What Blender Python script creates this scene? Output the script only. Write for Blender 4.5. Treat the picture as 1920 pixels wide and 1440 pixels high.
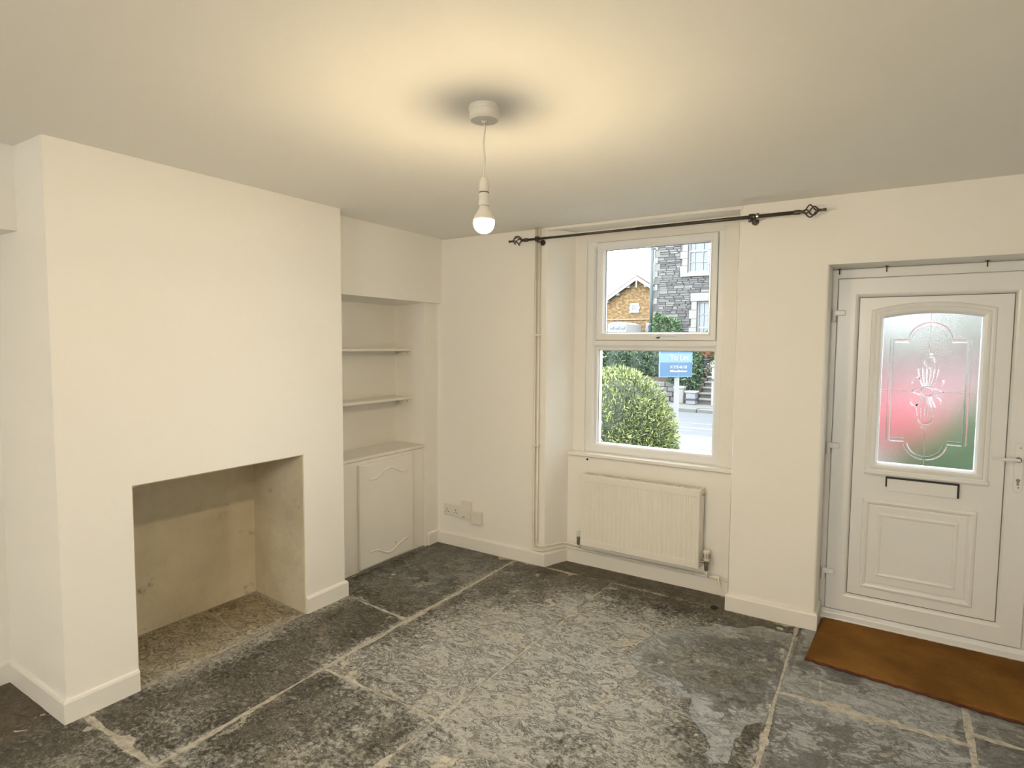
import bpy, bmesh, math, random
import numpy as np
from mathutils import Vector, Matrix

for o in list(bpy.data.objects):
    bpy.data.objects.remove(o, do_unlink=True)
scene = bpy.context.scene
COL = scene.collection
random.seed(7)
PI = math.pi

# ------------------------------------------------------------------ camera
cam_d = bpy.data.cameras.new('camera')
cam_d.sensor_width = 36.0
cam_d.lens = 1115.03 / 1920 * 36.0
cam_d.clip_start = 0.05
cam_d.clip_end = 300
cam = bpy.data.objects.new('camera', cam_d)
COL.objects.link(cam)
_r = Vector((0.84321654, 0.53752415, 0.00732539))
_u = Vector((-0.04238461, 0.05289225, 0.99770033))
_d = Vector((-0.53590057, 0.8415879, -0.06738237))
_m = Matrix.Identity(4)
for i in range(3):
    _m[i][0], _m[i][1], _m[i][2] = _r[i], _u[i], -_d[i]
_m[0][3], _m[1][3], _m[2][3] = 2.88746, -3.70007, 1.62
cam.matrix_world = _m
scene.camera = cam

# ------------------------------------------------------------------ world, exposure
SKY_STRENGTH = 2.12
BULB_STRENGTH = 158.0
REAR_FILL_STRENGTH = 350.0
w = bpy.data.worlds.new('overcast_sky')
scene.world = w
w.use_nodes = True
bg = w.node_tree.nodes['Background']
bg.inputs['Color'].default_value = (0.90, 0.96, 1.0, 1)
bg.inputs['Strength'].default_value = SKY_STRENGTH
vs = scene.view_settings
vs.view_transform = 'Standard'
vs.look = 'None'
vs.gamma = 1.0
vs.use_curve_mapping = False
vs.exposure = 2.45


# ------------------------------------------------------------------ helpers
class MB:
    """collects shapes into one mesh"""
    def __init__(self):
        self.v = []
        self.f = []

    def add(self, verts, faces):
        n = len(self.v)
        self.v += [tuple(p) for p in verts]
        self.f += [tuple(i + n for i in f) for f in faces]
        return self

    def box(self, x0, x1, y0, y1, z0, z1):
        x0, x1 = min(x0, x1), max(x0, x1)
        y0, y1 = min(y0, y1), max(y0, y1)
        z0, z1 = min(z0, z1), max(z0, z1)
        v = [(x0, y0, z0), (x1, y0, z0), (x1, y1, z0), (x0, y1, z0), (x0, y0, z1), (x1, y0, z1), (x1, y1, z1), (x0, y1, z1)]
        return self.add(v, [(0, 3, 2, 1), (4, 5, 6, 7), (0, 1, 5, 4), (1, 2, 6, 5), (2, 3, 7, 6), (3, 0, 4, 7)])

    def prism(self, poly, a0, a1, axis='z'):
        """poly of 2D points extruded along an axis. axis z: (x,y); axis y: (x,z); axis x: (y,z)"""
        n = len(poly)

        def P(p, a):
            return {'z': (p[0], p[1], a), 'y': (p[0], a, p[1]), 'x': (a, p[0], p[1])}[axis]
        v = [P(p, a0) for p in poly] + [P(p, a1) for p in poly]
        f = [tuple(range(n))[::-1], tuple(range(n, 2 * n))]
        f += [(i, (i + 1) % n, n + (i + 1) % n, n + i) for i in range(n)]
        return self.add(v, f)

    def loft(self, loops, closed=True, cap0=False, cap1=False, wrap=False):
        n = len(loops[0])
        v = [p for l in loops for p in l]
        f = []
        m = len(loops)
        for k in range(m if wrap else m - 1):
            a, b = k * n, ((k + 1) % m) * n
            for i in range(n if closed else n - 1):
                j = (i + 1) % n
                f.append((a + i, a + j, b + j, b + i))
        if cap0:
            f.append(tuple(range(n))[::-1])
        if cap1:
            f.append(tuple(range((m - 1) * n, m * n)))
        return self.add(v, f)

    def tube(self, path, r, n=10, caps=True):
        path = [Vector(p) for p in path]
        loops = []
        up = None
        for i, p in enumerate(path):
            if i == 0:
                t = path[1] - path[0]
            elif i == len(path) - 1:
                t = path[-1] - path[-2]
            else:
                t = (path[i + 1] - path[i]).normalized() + (path[i] - path[i - 1]).normalized()
            t.normalize()
            if up is None:
                up = Vector((0, 0, 1)) if abs(t.z) < .9 else Vector((1, 0, 0))
            a = t.cross(up)
            if a.length < 1e-5:
                a = t.cross(Vector((0, 1, 0)))
            a.normalize()
            b = a.cross(t).normalized()
            up = b
            rr = r[i] if isinstance(r, (list, tuple)) else r
            loops.append([tuple(p + (a * math.cos(2 * PI * k / n) + b * math.sin(2 * PI * k / n)) * rr) for k in range(n)])
        return self.loft(loops, True, caps, caps)

    def lathe(self, prof, c, n=24, axis='z', caps=True):
        """prof: (radius, height along the axis)"""
        loops = []
        for r, h in prof:
            l = []
            for k in range(n):
                a = 2 * PI * k / n
                p, q = r * math.cos(a), r * math.sin(a)
                l.append({'z': (c[0] + p, c[1] + q, c[2] + h), 'y': (c[0] + p, c[1] + h, c[2] + q), 'x': (c[0] + h, c[1] + p, c[2] + q)}[axis])
            loops.append(l)
        return self.loft(loops, True, caps, caps)

    def rect_ring(self, x0, x1, z0, z1, prof):
        """mitred frame in the xz plane; prof = closed list of (inset, y)"""
        loops = [[(x0 + i, y, z0 + i), (x1 - i, y, z0 + i), (x1 - i, y, z1 - i), (x0 + i, y, z1 - i)] for i, y in prof]
        return self.loft(loops, True, wrap=True)

    def rect_stack(self, x0, x1, z0, z1, prof):
        """stepped panel: successive inset rectangles, last one capped"""
        loops = [[(x0 + i, y, z0 + i), (x1 - i, y, z0 + i), (x1 - i, y, z1 - i), (x0 + i, y, z1 - i)] for i, y in prof]
        return self.loft(loops, True, cap1=True)

    def build(self, name, mat, parent=None, smooth=False, bevel=0, fix=True, seg=2):
        me = bpy.data.meshes.new(name)
        me.from_pydata(self.v, [], self.f)
        if fix:
            bm = bmesh.new()
            bm.from_mesh(me)
            bmesh.ops.recalc_face_normals(bm, faces=bm.faces)
            bm.to_mesh(me)
            bm.free()
        if smooth:
            me.polygons.foreach_set('use_smooth', [True] * len(me.polygons))
        me.update()
        return link(name, me, mat, parent, bevel, seg, smooth)


def link(name, me, mat, parent=None, bevel=0, seg=2, smooth=False):
    o = bpy.data.objects.new(name, me)
    COL.objects.link(o)
    if mat is not None:
        me.materials.append(mat)
    if parent is not None:
        o.parent = parent
    if bevel:
        m = o.modifiers.new('bevel', 'BEVEL')
        m.width = bevel
        m.segments = seg
        m.limit_method = 'ANGLE'
        m.angle_limit = math.radians(40)
    if smooth == 'auto':
        pass
    return o


def tag(o, label=None, cat=None, group=None, kind=None):
    if label:
        o['label'] = label
    if cat:
        o['category'] = cat
    if group:
        o['group'] = group
    if kind:
        o['kind'] = kind
    return o


def empty(name, label=None, cat=None, group=None, kind=None, loc=(0, 0, 0)):
    o = bpy.data.objects.new(name, None)
    o.empty_display_size = .05
    o.location = loc
    COL.objects.link(o)
    return tag(o, label, cat, group, kind)


def fillet(pts, rad, n=6):
    """round the corners of a polyline"""
    pts = [Vector(p) for p in pts]
    out = [pts[0]]
    for i in range(1, len(pts) - 1):
        a, b, c = pts[i - 1], pts[i], pts[i + 1]
        r = min(rad, (a - b).length * .49, (c - b).length * .49)
        p, q = b + (a - b).normalized() * r, b + (c - b).normalized() * r
        for k in range(n + 1):
            t = k / n
            out.append(p * (1 - t) ** 2 + b * 2 * t * (1 - t) + q * t * t)
    out.append(pts[-1])
    return out


def sweep(path, prof):
    """profile (out, z) swept along a plan polyline, room on the right hand, mitred"""
    path = [Vector((p[0], p[1])) for p in path]
    nor = []
    for i in range(len(path) - 1):
        d = (path[i + 1] - path[i]).normalized()
        nor.append(Vector((d.y, -d.x)))
    loops = []
    for i, p in enumerate(path):
        if i == 0:
            n = nor[0]
        elif i == len(path) - 1:
            n = nor[-1]
        else:
            s = nor[i - 1] + nor[i]
            n = s / max(.2, s.dot(nor[i]))
        loops.append([(p.x + n.x * o, p.y + n.y * o, z) for o, z in prof])
    m = MB()
    m.loft(loops, True, True, True)
    return m


# numpy value noise
def _hash(ix, iy, seed):
    h = (ix.astype(np.int64) * 374761393 + iy.astype(np.int64) * 668265263 + seed * 1442695041) & 0xFFFFFFFF
    h = ((h ^ (h >> 13)) * 1274126177) & 0xFFFFFFFF
    h = h ^ (h >> 16)
    return (h & 0xFFFFFF) / float(0xFFFFFF)


def vnoise(x, y, seed=0):
    ix, iy = np.floor(x), np.floor(y)
    fx, fy = x - ix, y - iy
    fx, fy = fx * fx * (3 - 2 * fx), fy * fy * (3 - 2 * fy)
    a, b = _hash(ix, iy, seed), _hash(ix + 1, iy, seed)
    c, d = _hash(ix, iy + 1, seed), _hash(ix + 1, iy + 1, seed)
    return (a * (1 - fx) + b * fx) * (1 - fy) + (c * (1 - fx) + d * fx) * fy


def fbm(x, y, seed=0, octs=4):
    s, a, t = 0, 1, 0
    for k in range(octs):
        s = s + a * vnoise(x * 2 ** k + 17.3 * k, y * 2 ** k - 9.1 * k, seed + k)
        t += a
        a *= .5
    return s / t


def sstep(a, b, x):
    t = np.clip((x - a) / (b - a), 0, 1)
    return t * t * (3 - 2 * t)


# ------------------------------------------------------------------ materials
class NT:
    def __init__(self, name):
        self.m = bpy.data.materials.new(name)
        self.m.use_nodes = True
        self.t = self.m.node_tree
        self.b = self.t.nodes['Principled BSDF']
        self.out = self.t.nodes['Material Output']

    def n(self, typ, **kw):
        x = self.t.nodes.new(typ)
        for k, v in kw.items():
            setattr(x, k, v)
        return x

    def l(self, a, b):
        self.t.links.new(a, b)

    def noise(self, scale, detail=4, rough=.55, vec=None, dist=0):
        x = self.n('ShaderNodeTexNoise')
        x.inputs['Scale'].default_value = scale
        x.inputs['Detail'].default_value = detail
        x.inputs['Roughness'].default_value = rough
        x.inputs['Distortion'].default_value = dist
        self.l(vec if vec is not None else self.obj(), x.inputs['Vector'])
        return x.outputs['Fac']

    def obj(self):
        if not hasattr(self, '_o'):
            self._o = self.n('ShaderNodeTexCoord').outputs['Object']
        return self._o

    def scaled(self, s):
        x = self.n('ShaderNodeMapping')
        x.inputs['Scale'].default_value = s
        self.l(self.obj(), x.inputs['Vector'])
        return x.outputs['Vector']

    def ramp(self, fac, stops):
        x = self.n('ShaderNodeValToRGB')
        e = x.color_ramp.elements
        while len(e) < len(stops):
            e.new(.5)
        for i, (p, c) in enumerate(stops):
            e[i].position = p
            e[i].color = c if len(c) == 4 else (*c, 1)
        self.l(fac, x.inputs['Fac'])
        return x.outputs['Color']

    def g(self, fac, a, b):
        return self.ramp(fac, [(a, (0, 0, 0)), (b, (1, 1, 1))])

    def mix(self, fac, a, b, mode='MIX'):
        x = self.n('ShaderNodeMix', data_type='RGBA', blend_type=mode)
        for inp, val in ((0, fac), (6, a), (7, b)):
            if isinstance(val, (int, float)):
                x.inputs[inp].default_value = val
            elif isinstance(val, tuple):
                x.inputs[inp].default_value = val if len(val) == 4 else (*val, 1)
            else:
                self.l(val, x.inputs[inp])
        return x.outputs[2]

    def math(self, op, a, b=None, c=None):
        x = self.n('ShaderNodeMath', operation=op)
        for i, val in enumerate((a, b, c)):
            if val is None:
                continue
            if isinstance(val, (int, float)):
                x.inputs[i].default_value = val
            else:
                self.l(val, x.inputs[i])
        return x.outputs[0]

    def bump(self, h, strength=.2, dist=.01, normal=None):
        x = self.n('ShaderNodeBump')
        x.inputs['Strength'].default_value = strength
        x.inputs['Distance'].default_value = dist
        self.l(h, x.inputs['Height'])
        if normal is not None:
            self.l(normal, x.inputs['Normal'])
        return x.outputs['Normal']

    def set(self, **kw):
        for k, v in kw.items():
            i = self.b.inputs[k.replace('_', ' ')]
            if hasattr(v, 'is_linked') or isinstance(v, bpy.types.NodeSocket):
                self.l(v, i)
            else:
                i.default_value = (*v, 1) if isinstance(v, tuple) and len(v) == 3 else v
        return self


def plain(name, col, rough=.5, var=.06, scale=8, bump=.0, bscale=60, metal=0., **kw):
    t = NT(name)
    n = t.noise(scale, 5)
    c = t.mix(t.g(n, .3, .7), tuple(c * (1 - var) for c in col), tuple(min(1, c * (1 + var)) for c in col))
    t.set(Base_Color=c, Roughness=rough, Metallic=metal)
    if bump:
        t.set(Normal=t.bump(t.noise(bscale, 4), bump, .004))
    t.set(**kw)
    return t.m


def paint(name, col, rough=.6):
    t = NT(name)
    n = t.noise(1.3, 4)
    c = t.mix(t.g(n, .3, .7), tuple(c * .975 for c in col), col)
    b1 = t.bump(t.noise(5, 3), .25, .012)
    b2 = t.bump(t.noise(140, 3), .12, .002, b1)
    t.set(Base_Color=c, Roughness=rough, Normal=b2)
    return t.m


M = {}
M['wall'] = paint('white_wall_paint', (.90, .885, .845))
M['ceiling'] = paint('white_ceiling_paint', (.93, .918, .885), .8)
M['gloss'] = plain('white_gloss_paint', (.85, .83, .79), .38, .02, 3, .05, 20)
M['upvc'] = plain('white_upvc', (.84, .85, .86), .28, .015, 2)
M['plastic'] = plain('white_plastic', (.78, .76, .70), .35, .02)
M['enamel'] = plain('cream_white_enamel', (.84, .82, .76), .3, .02, 3)
M['pipe'] = plain('cream_painted_pipe', (.80, .77, .69), .35, .04, 12)
M['dark'] = plain('dark_hole', (.02, .017, .014), .8)
M['seal'] = plain('grey_seal', (.17, .17, .16), .6)
M['black'] = plain('black_metal', (.02, .018, .02), .35)
M['iron'] = plain('brushed_iron', (.09, .08, .07), .38, .15, 60, 0, 60, .7)
M['chrome'] = plain('dull_chrome', (.32, .29, .25), .3, .1, 60, 0, 60, .9)
M['nail'] = plain('rusty_nail', (.07, .045, .03), .6)
M['lead'] = plain('lead_line', (.45, .47, .48), .4, .1)

# render inside the fireplace
t = NT('tan_fireplace_render')
n1, n2, n3 = t.noise(2.2, 5), t.noise(9, 6, .65), t.noise(45, 4)
c = t.ramp(n1, [(.3, (.55, .485, .36)), (.5, (.68, .61, .47)), (.7, (.76, .70, .56))])
c = t.mix(t.g(n2, .45, .75), c, (.64, .565, .42))
c = t.mix(t.math('MULTIPLY', t.g(t.noise(5, 8, .7), .62, .72), .75), c, (.12, .10, .08))
t.set(Base_Color=c, Roughness=.9, Normal=t.bump(n3, .3, .004, t.bump(n2, .5, .015)))
M['render'] = t.m


def stone_mat(name, dark, mid, pale, spec=.45):
    t = NT(name)
    at = t.n('ShaderNodeAttribute', attribute_name='mask')
    sp = t.n('ShaderNodeSeparateColor')
    t.l(at.outputs['Color'], sp.inputs[0])
    aP, aS, aW, aB = sp.outputs[0], sp.outputs[1], sp.outputs[2], at.outputs['Alpha']
    n1 = t.noise(2.6, 8, .62, None, .4)
    n2 = t.noise(11, 10, .72, None, .8)
    n3 = t.noise(48, 8, .7, None, .4)
    n4 = t.noise(150, 5, .6)
    base = t.mix(t.g(n1, .33, .66), dark, mid)
    base = t.mix(t.math('MULTIPLY', t.g(n3, .4, .72), .55), base, tuple(c * 1.7 for c in mid))
    base = t.mix(t.math('MULTIPLY', t.g(n2, .56, .38), .6), base, tuple(c * .7 for c in dark))
    # pale lime bloom, plus the light painted into the pale mask
    f = t.math('ADD', aP, t.math('MULTIPLY', t.math('SUBTRACT', n2, .5), 1.5))
    f = t.math('ADD', f, t.math('MULTIPLY', t.math('SUBTRACT', n3, .5), 2.2))
    f = t.g(f, .12, .70)
    palev = t.mix(t.g(n3, .3, .7), tuple(c * .72 for c in pale), tuple(c * 1.12 for c in pale))
    col = t.mix(t.math('MULTIPLY', f, .92), base, palev)
    # white curls and scratches of lime
    vein = t.noise(16, 9, .75, None, 2.2)
    vf = t.math('SUBTRACT', 1.0, t.math('MULTIPLY', t.math('ABSOLUTE', t.math('SUBTRACT', vein, .5)), 34))
    vf = t.math('MULTIPLY', t.math('MAXIMUM', vf, 0.0), t.g(n1, .36, .56))
    col = t.mix(t.math('MULTIPLY', vf, .75), col, (.52, .49, .42))
    # dark hairline cracks
    ck = t.noise(9, 10, .78, t.scaled((1.0, 1.7, 1.0)), 1.2)
    cf = t.math('SUBTRACT', 1.0, t.math('MULTIPLY', t.math('ABSOLUTE', t.math('SUBTRACT', ck, .47)), 60))
    cf = t.math('MULTIPLY', t.math('MAXIMUM', cf, 0.0), t.g(n2, .34, .52))
    col = t.mix(t.math('MULTIPLY', cf, .8), col, (.05, .045, .035))
    # smooth blue grey skin of the slab, sky reflection painted into its blue
    skin = t.mix(t.g(n2, .35, .65), (.235, .245, .248), (.37, .385, .395))
    skin = t.mix(t.math('MULTIPLY', t.g(n3, .50, .66), .55), skin, (.50, .51, .50))
    skin = t.mix(t.math('MULTIPLY', t.g(n1, .50, .62), .55), skin, (.17, .165, .14))
    fs = t.g(t.math('ADD', aS, t.math('MULTIPLY', t.math('SUBTRACT', n2, .5), .9)), .35, .6)
    col = t.mix(fs, col, skin)
    brown = t.mix(t.g(n2, .35, .65), (.085, .062, .035), (.21, .165, .105))
    fb = t.g(t.math('ADD', aB, t.math('MULTIPLY', t.math('SUBTRACT', n2, .5), .8)), .3, .75)
    col = t.mix(t.math('MULTIPLY', fb, .8), col, brown)
    fw = t.g(t.math('ADD', aW, t.math('MULTIPLY', t.math('SUBTRACT', n3, .5), 2.6)), .5, .75)
    col = t.mix(t.math('MULTIPLY', fw, .9), col, (.60, .57, .49))
    rough = t.math('SUBTRACT', .58, t.math('MULTIPLY', fs, .28))
    rough = t.math('ADD', rough, t.math('MULTIPLY', t.math('SUBTRACT', n3, .5), .35))
    hs = t.math('SUBTRACT', 1.0, t.math('MULTIPLY', fs, .82))
    h = t.math('ADD', t.math('MULTIPLY', n3, .6), t.math('MULTIPLY', n4, .25))
    h = t.math('ADD', h, t.math('MULTIPLY', n2, 1.2))
    h = t.math('SUBTRACT', h, t.math('MULTIPLY', cf, .35))
    nb = t.bump(t.math('MULTIPLY', h, hs), 1.0, .016)
    t.set(Base_Color=col, Roughness=rough, Normal=nb, **{'Specular_IOR_Level': spec})
    return t.m


M['flag'] = stone_mat('grey_flagstone', (.050, .046, .034), (.165, .152, .120), (.65, .645, .61))
M['hearth'] = stone_mat('pale_hearthstone', (.30, .235, .13), (.50, .44, .32), (.74, .69, .57), .3)
t = NT('lime_mortar')
n = t.noise(30, 8, .7)
t.set(Base_Color=t.ramp(n, [(.3, (.22, .20, .165)), (.5, (.46, .43, .37)), (.7, (.62, .59, .52))]), Roughness=.9,
      Normal=t.bump(t.noise(90, 5), .6, .006))
M['mortar'] = t.m
t = NT('brown_coir')
n = t.noise(3, 4)
fib = t.noise(1, 6, .7, t.scaled((160, 420, 160)))
c = t.mix(t.g(n, .35, .65), (.22, .098, .022), (.38, .185, .048))
c = t.mix(t.g(fib, .35, .68), t.mix(.5, c, (.09, .04, .012)), c)
t.set(Base_Color=c, Roughness=.95, Normal=t.bump(fib, .8, .006), Specular_IOR_Level=.1)
M['coir'] = t.m


def glass_clear():
    t = NT('clear_window_glass')
    t.t.nodes.remove(t.b)
    tr, gl, mx = t.n('ShaderNodeBsdfTransparent'), t.n('ShaderNodeBsdfGlossy'), t.n('ShaderNodeMixShader')
    fr = t.n('ShaderNodeFresnel')
    fr.inputs['IOR'].default_value = 1.45
    gl.inputs['Roughness'].default_value = .0
    tr.inputs['Color'].default_value = (.97, .985, .98, 1)
    t.l(t.math('MULTIPLY', fr.outputs[0], .7), mx.inputs[0])
    t.l(tr.outputs[0], mx.inputs[1])
    t.l(gl.outputs[0], mx.inputs[2])
    t.l(mx.outputs[0], t.out.inputs['Surface'])
    return t.m


M['glass'] = glass_clear()
t = NT('textured_obscure_glass')
t.set(Base_Color=(.84, .865, .86), Roughness=.11, IOR=1.35, Transmission_Weight=1.0,
      Normal=t.bump(t.noise(230, 3, .6), .55, .002))
M['obscure'] = t.m
t = NT('clear_bevelled_glass')
t.set(Base_Color=(1, 1, 1), Roughness=.08, IOR=1.18, Transmission_Weight=1.0, Normal=t.bump(t.noise(60, 2), .25, .002))
M['bevel'] = t.m
t = NT('lit_bulb')
t.b.inputs['Base Color'].default_value = (.9, .85, .7, 1)
t.b.inputs['Emission Color'].default_value = (1.0, .78, .46, 1)
t.b.inputs['Emission Strength'].default_value = BULB_STRENGTH
M['bulb'] = t.m

t = NT('lit_fill_bulb')
t.b.inputs['Base Color'].default_value = (.9, .85, .7, 1)
t.b.inputs['Emission Color'].default_value = (1.0, .86, .66, 1)
t.b.inputs['Emission Strength'].default_value = REAR_FILL_STRENGTH
M['rear_fill'] = t.m

ZC = 2.4385      # ceiling height
YW = 0.015       # face of the front wall


def structure(o, label, cat):
    return tag(o, label, cat, None, 'structure')


# ------------------------------------------------------------------ ceiling and walls
m = MB().box(-.95, 4.5, -7.1, .57, ZC, ZC + .2)
structure(m.build('ceiling', M['ceiling']), 'plain white painted plaster ceiling above the whole room', 'ceiling')

wl = empty('wall_left')
structure(wl, 'white left wall with chimney breast, fireplace and two alcoves', 'wall')
# chimney breast: thin front plate with the exact opening, block behind
FY0, FY1, FZ = -2.378, -1.440, .963
CY0, CY1 = -2.665, -1.140
m = MB()
m.prism([(CY0, 0), (FY0, 0), (FY0, FZ), (FY1, FZ), (FY1, 0), (CY1, 0), (CY1, ZC), (CY0, ZC)], 0, -.006, 'x')
m.prism([(CY0, 0), (FY0 - .03, 0), (FY0 - .03, FZ + .03), (FY1 + .09, FZ + .03), (FY1 + .09, 0), (CY1, 0), (CY1, ZC), (CY0, ZC)], -.006, -.62, 'x')
cb = m.build('chimney_breast', M['wall'], wl)
m = MB()
# rendered fireplace lining: left cheek, back, right cheek (splayed), soffit
m.add([(-.004, FY0, 0), (-.56, FY0 - .01, 0), (-.56, FY0 - .01, FZ + .01), (-.004, FY0, FZ)], [(0, 1, 2, 3)])
m.add([(-.549, FY0 - .02, 0), (-.549, FY1 + .05, 0), (-.549, FY1 + .05, FZ + .01), (-.549, FY0 - .02, FZ + .01)], [(0, 1, 2, 3)])
m.add([(-.004, FY1, 0), (-.56, FY1 + .042, 0), (-.56, FY1 + .042, FZ + .01), (-.004, FY1, FZ)], [(0, 1, 2, 3)])
m.add([(-.004, FY0, FZ), (-.004, FY1, FZ), (-.56, FY1 + .05, FZ + .004), (-.56, FY0 - .02, FZ + .004)], [(0, 1, 2, 3)])
lin = m.build('fireplace_lining', M['render'], wl)
tag(lin, 'rough tan render lining the open fireplace')
sol = lin.modifiers.new('solid', 'SOLIDIFY')
sol.thickness = .01
sol.offset = 0
# near alcove
m = MB().box(-.8, -.59, -7.1, CY0, 0, ZC).box(-.62, -.28, -7.0, CY0, 2.085, ZC)
m.build('alcove_wall', M['wall'], wl)
# far alcove with cupboard
AY = -.14
m = MB().box(-.8, -.49, CY1, .1, 0, ZC)
m.box(-.5, -.19, AY, YW + .02, 0, 1.95)
m.build('alcove_wall', M['wall'], wl)
m = MB().prism([(-.145, 1.935), (-.50, 1.918), (-.50, ZC), (-.145, ZC)], CY1, YW + .005, 'y')
m.build('alcove_header', M['wall'], wl)
m = MB().box(-.95, -.8, -7.1, .57, -.2, ZC + .05)  # unseen slab put in to stop sky light leaking through gaps
m.build('outer_seal_wall', M['wall'], wl)

wf = empty('wall_front')
structure(wf, 'white front wall with window recess and front door recess', 'wall')
XS0, XS1 = .810, .912      # window recess left edge, splayed back
m = MB().prism([(-.8, YW), (XS0, YW), (XS1, .27), (1.0, .30), (1.0, .57), (-.8, .57)], 0, ZC, 'z')
m.build('wall_section', M['wall'], wf, bevel=.006)
m = MB().prism([(.89, .22), (2.11, .22), (2.11, .57), (.89, .57)], 0, .800, 'z')
m.build('wall_under_window', M['wall'], wf)
pc = [(2.580 - .014 * (1 - math.sin(a)), YW + .014 * (1 - math.cos(a))) for a in [PI / 2 * k / 5 for k in range(6)]]
m = MB().prism([(2.105, YW)] + pc + [(2.580, .57), (2.0, .57), (2.0, .30), (2.045, .27)], 0, 2.066, 'z')
m.build('pier', M['wall'], wf)
m = MB().box(.9, 2.06, .27, .57, 2.392, ZC)
m.build('wall_over_window', M['wall'], wf)
m = MB().prism([(2.105, YW), (3.62, YW), (3.62, .57), (2.0, .57), (2.0, .30), (2.045, .27)], 2.066, ZC, 'z')
m.build('lintel', M['wall'], wf)
m = MB().box(3.62, 4.5, YW, .57, 0, ZC)
m.build('wall_section', M['wall'], wf)

m = MB().box(4.3, 4.5, -7.1, YW, 0, ZC)
structure(m.build('wall_right', M['wall']), 'plain white right wall beyond the front door', 'wall')
BX0, BX1, BZ0, BZ1 = 1.3, 2.3, .9, 2.0
m = MB().box(-.95, BX0, -7.1, -6.9, 0, ZC).box(BX1, 4.5, -7.1, -6.9, 0, ZC).box(BX0, BX1, -7.1, -6.9, 0, BZ0).box(BX0, BX1, -7.1, -6.9, BZ1, ZC)
structure(m.build('wall_back', M['wall']), 'plain white back wall behind the viewer', 'wall')

w2 = empty('fill_window_2')  # unseen window added to let fill daylight in from behind
structure(w2, 'added white rear window behind the viewer, letting in fill daylight', 'window')
MB().rect_ring(BX0, BX1, BZ0, BZ1, [(0, -6.98), (.07, -6.98), (.07, -7.04), (0, -7.04)]).build('frame', M['upvc'], w2)
MB().box(1.77, 1.83, -7.04, -6.98, BZ0 + .06, BZ1 - .06).build('mullion', M['upvc'], w2)
MB().box(BX0 + .05, 1.78, -7.012, -7.008, BZ0 + .05, BZ1 - .05).build('glass_pane', M['glass'], w2)
MB().box(1.82, BX1 - .05, -7.012, -7.008, BZ0 + .05, BZ1 - .05).build('glass_pane', M['glass'], w2)

# skirting boards
PROF = [(0, 0), (.015, 0), (.015, .088), (.011, .098), (0, .102)]
bl = empty('baseboard_left')
structure(bl, 'white skirting board along the chimney breast and left alcove', 'baseboard')
sweep([(-.59, -6.9), (-.59, CY0), (0, CY0), (0, FY0)], PROF).build('board', M['gloss'], bl)
sweep([(0, FY1), (0, CY1 + .003), (-.195, CY1 + .003)], PROF).build('board', M['gloss'], bl)
bf = empty('baseboard_front')
structure(bf, 'white skirting board along the front wall and window recess', 'baseboard')
sweep([(-.19, -.112), (-.19, YW), (XS0, YW), (.893, .22), (2.105, .22)], PROF).build('board', M['gloss'], bf)
sweep([(2.105, .22), (2.105, YW), (2.580, YW), (2.580, .235)], PROF).build('board', M['gloss'], bf)
br = sweep([(3.66, YW), (4.3, YW), (4.3, -6.9), (-.59, -6.9)], PROF).build('baseboard_right', M['gloss'])
structure(br, 'white skirting board along the right and back walls', 'baseboard')

# head bead where ceiling meets the window recess
m = MB().box(XS0 - .03, 2.12, .004, .030, ZC - .022, ZC)
structure(m.build('trim_1', M['gloss'], bevel=.006), 'thin white bead on the ceiling edge above the window recess', 'trim')

# ------------------------------------------------------------------ floor: mortar bed and flagstones
fl = MB().box(-.62, 4.3, -6.9, .30, -.15, -.0018).build('floor', M['mortar'])
structure(fl, 'old flagstone floor of large worn grey slabs with pale joints', 'floor')

PATCH = np.array([(1.80, -.86), (1.99, -1.02), (2.09, -1.06), (2.17, -1.06), (2.23, -1.22), (2.30, -1.28), (2.305, -1.39), (2.35, -1.43), (2.42, -1.385),
                  (2.41, -1.25), (2.45, -1.10), (2.60, -.93), (2.6, -.1), (2.30, -.14), (1.98, -.33), (1.80, -.60)])


def in_poly(x, y, P):
    r = np.zeros(x.shape, bool)
    j = len(P) - 1
    for i in range(len(P)):
        xi, yi, xj, yj = P[i][0], P[i][1], P[j][0], P[j][1]
        c = ((yi > y) != (yj > y)) & (x < (xj - xi) * (y - yi) / (yj - yi + 1e-12) + xi)
        r ^= c
        j = i
    return r


def poly_dist(x, y, P):
    d = np.full(x.shape, 9.)
    for i in range(len(P)):
        a, b = P[i - 1], P[i]
        ab = b - a
        t = np.clip(((x - a[0]) * ab[0] + (y - a[1]) * ab[1]) / (ab @ ab), 0, 1)
        d = np.minimum(d, np.hypot(x - a[0] - t * ab[0], y - a[1] - t * ab[1]))
    return np.where(in_poly(x, y, P), d, -d)


# lime splashes and flakes: x, y, rx, ry, angle
SPOTS = [(1.047, -1.273, .075, .016, .3), (.307, -.729, .10, .045, .5), (.17, -.70, .05, .02, .3), (.852, -.157, .035, .03, 0), (2.382, -.504, .045, .03, .6),
         (2.44, -.56, .03, .02, 1.2), (1.392, -.104, .07, .018, .3), (.476, -1.244, .012, .08, .4), (2.225, -.32, .07, .03, .5), (2.10, -.25, .05, .015, .2),
         (2.49, -.42, .015, .12, .05), (2.475, -.90, .012, .09, .1), (2.66, -.60, .014, .07, .3), (2.70, -.52, .04, .014, .6), (.56, -1.5, .02, .10, .1),
         (1.16, -1.68, .09, .02, -.1), (1.24, -1.76, .06, .03, .1), (2.95, -.98, .06, .02, .4), (.62, -2.30, .02, .12, .1), (.95, -1.52, .03, .02, .2)]


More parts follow.
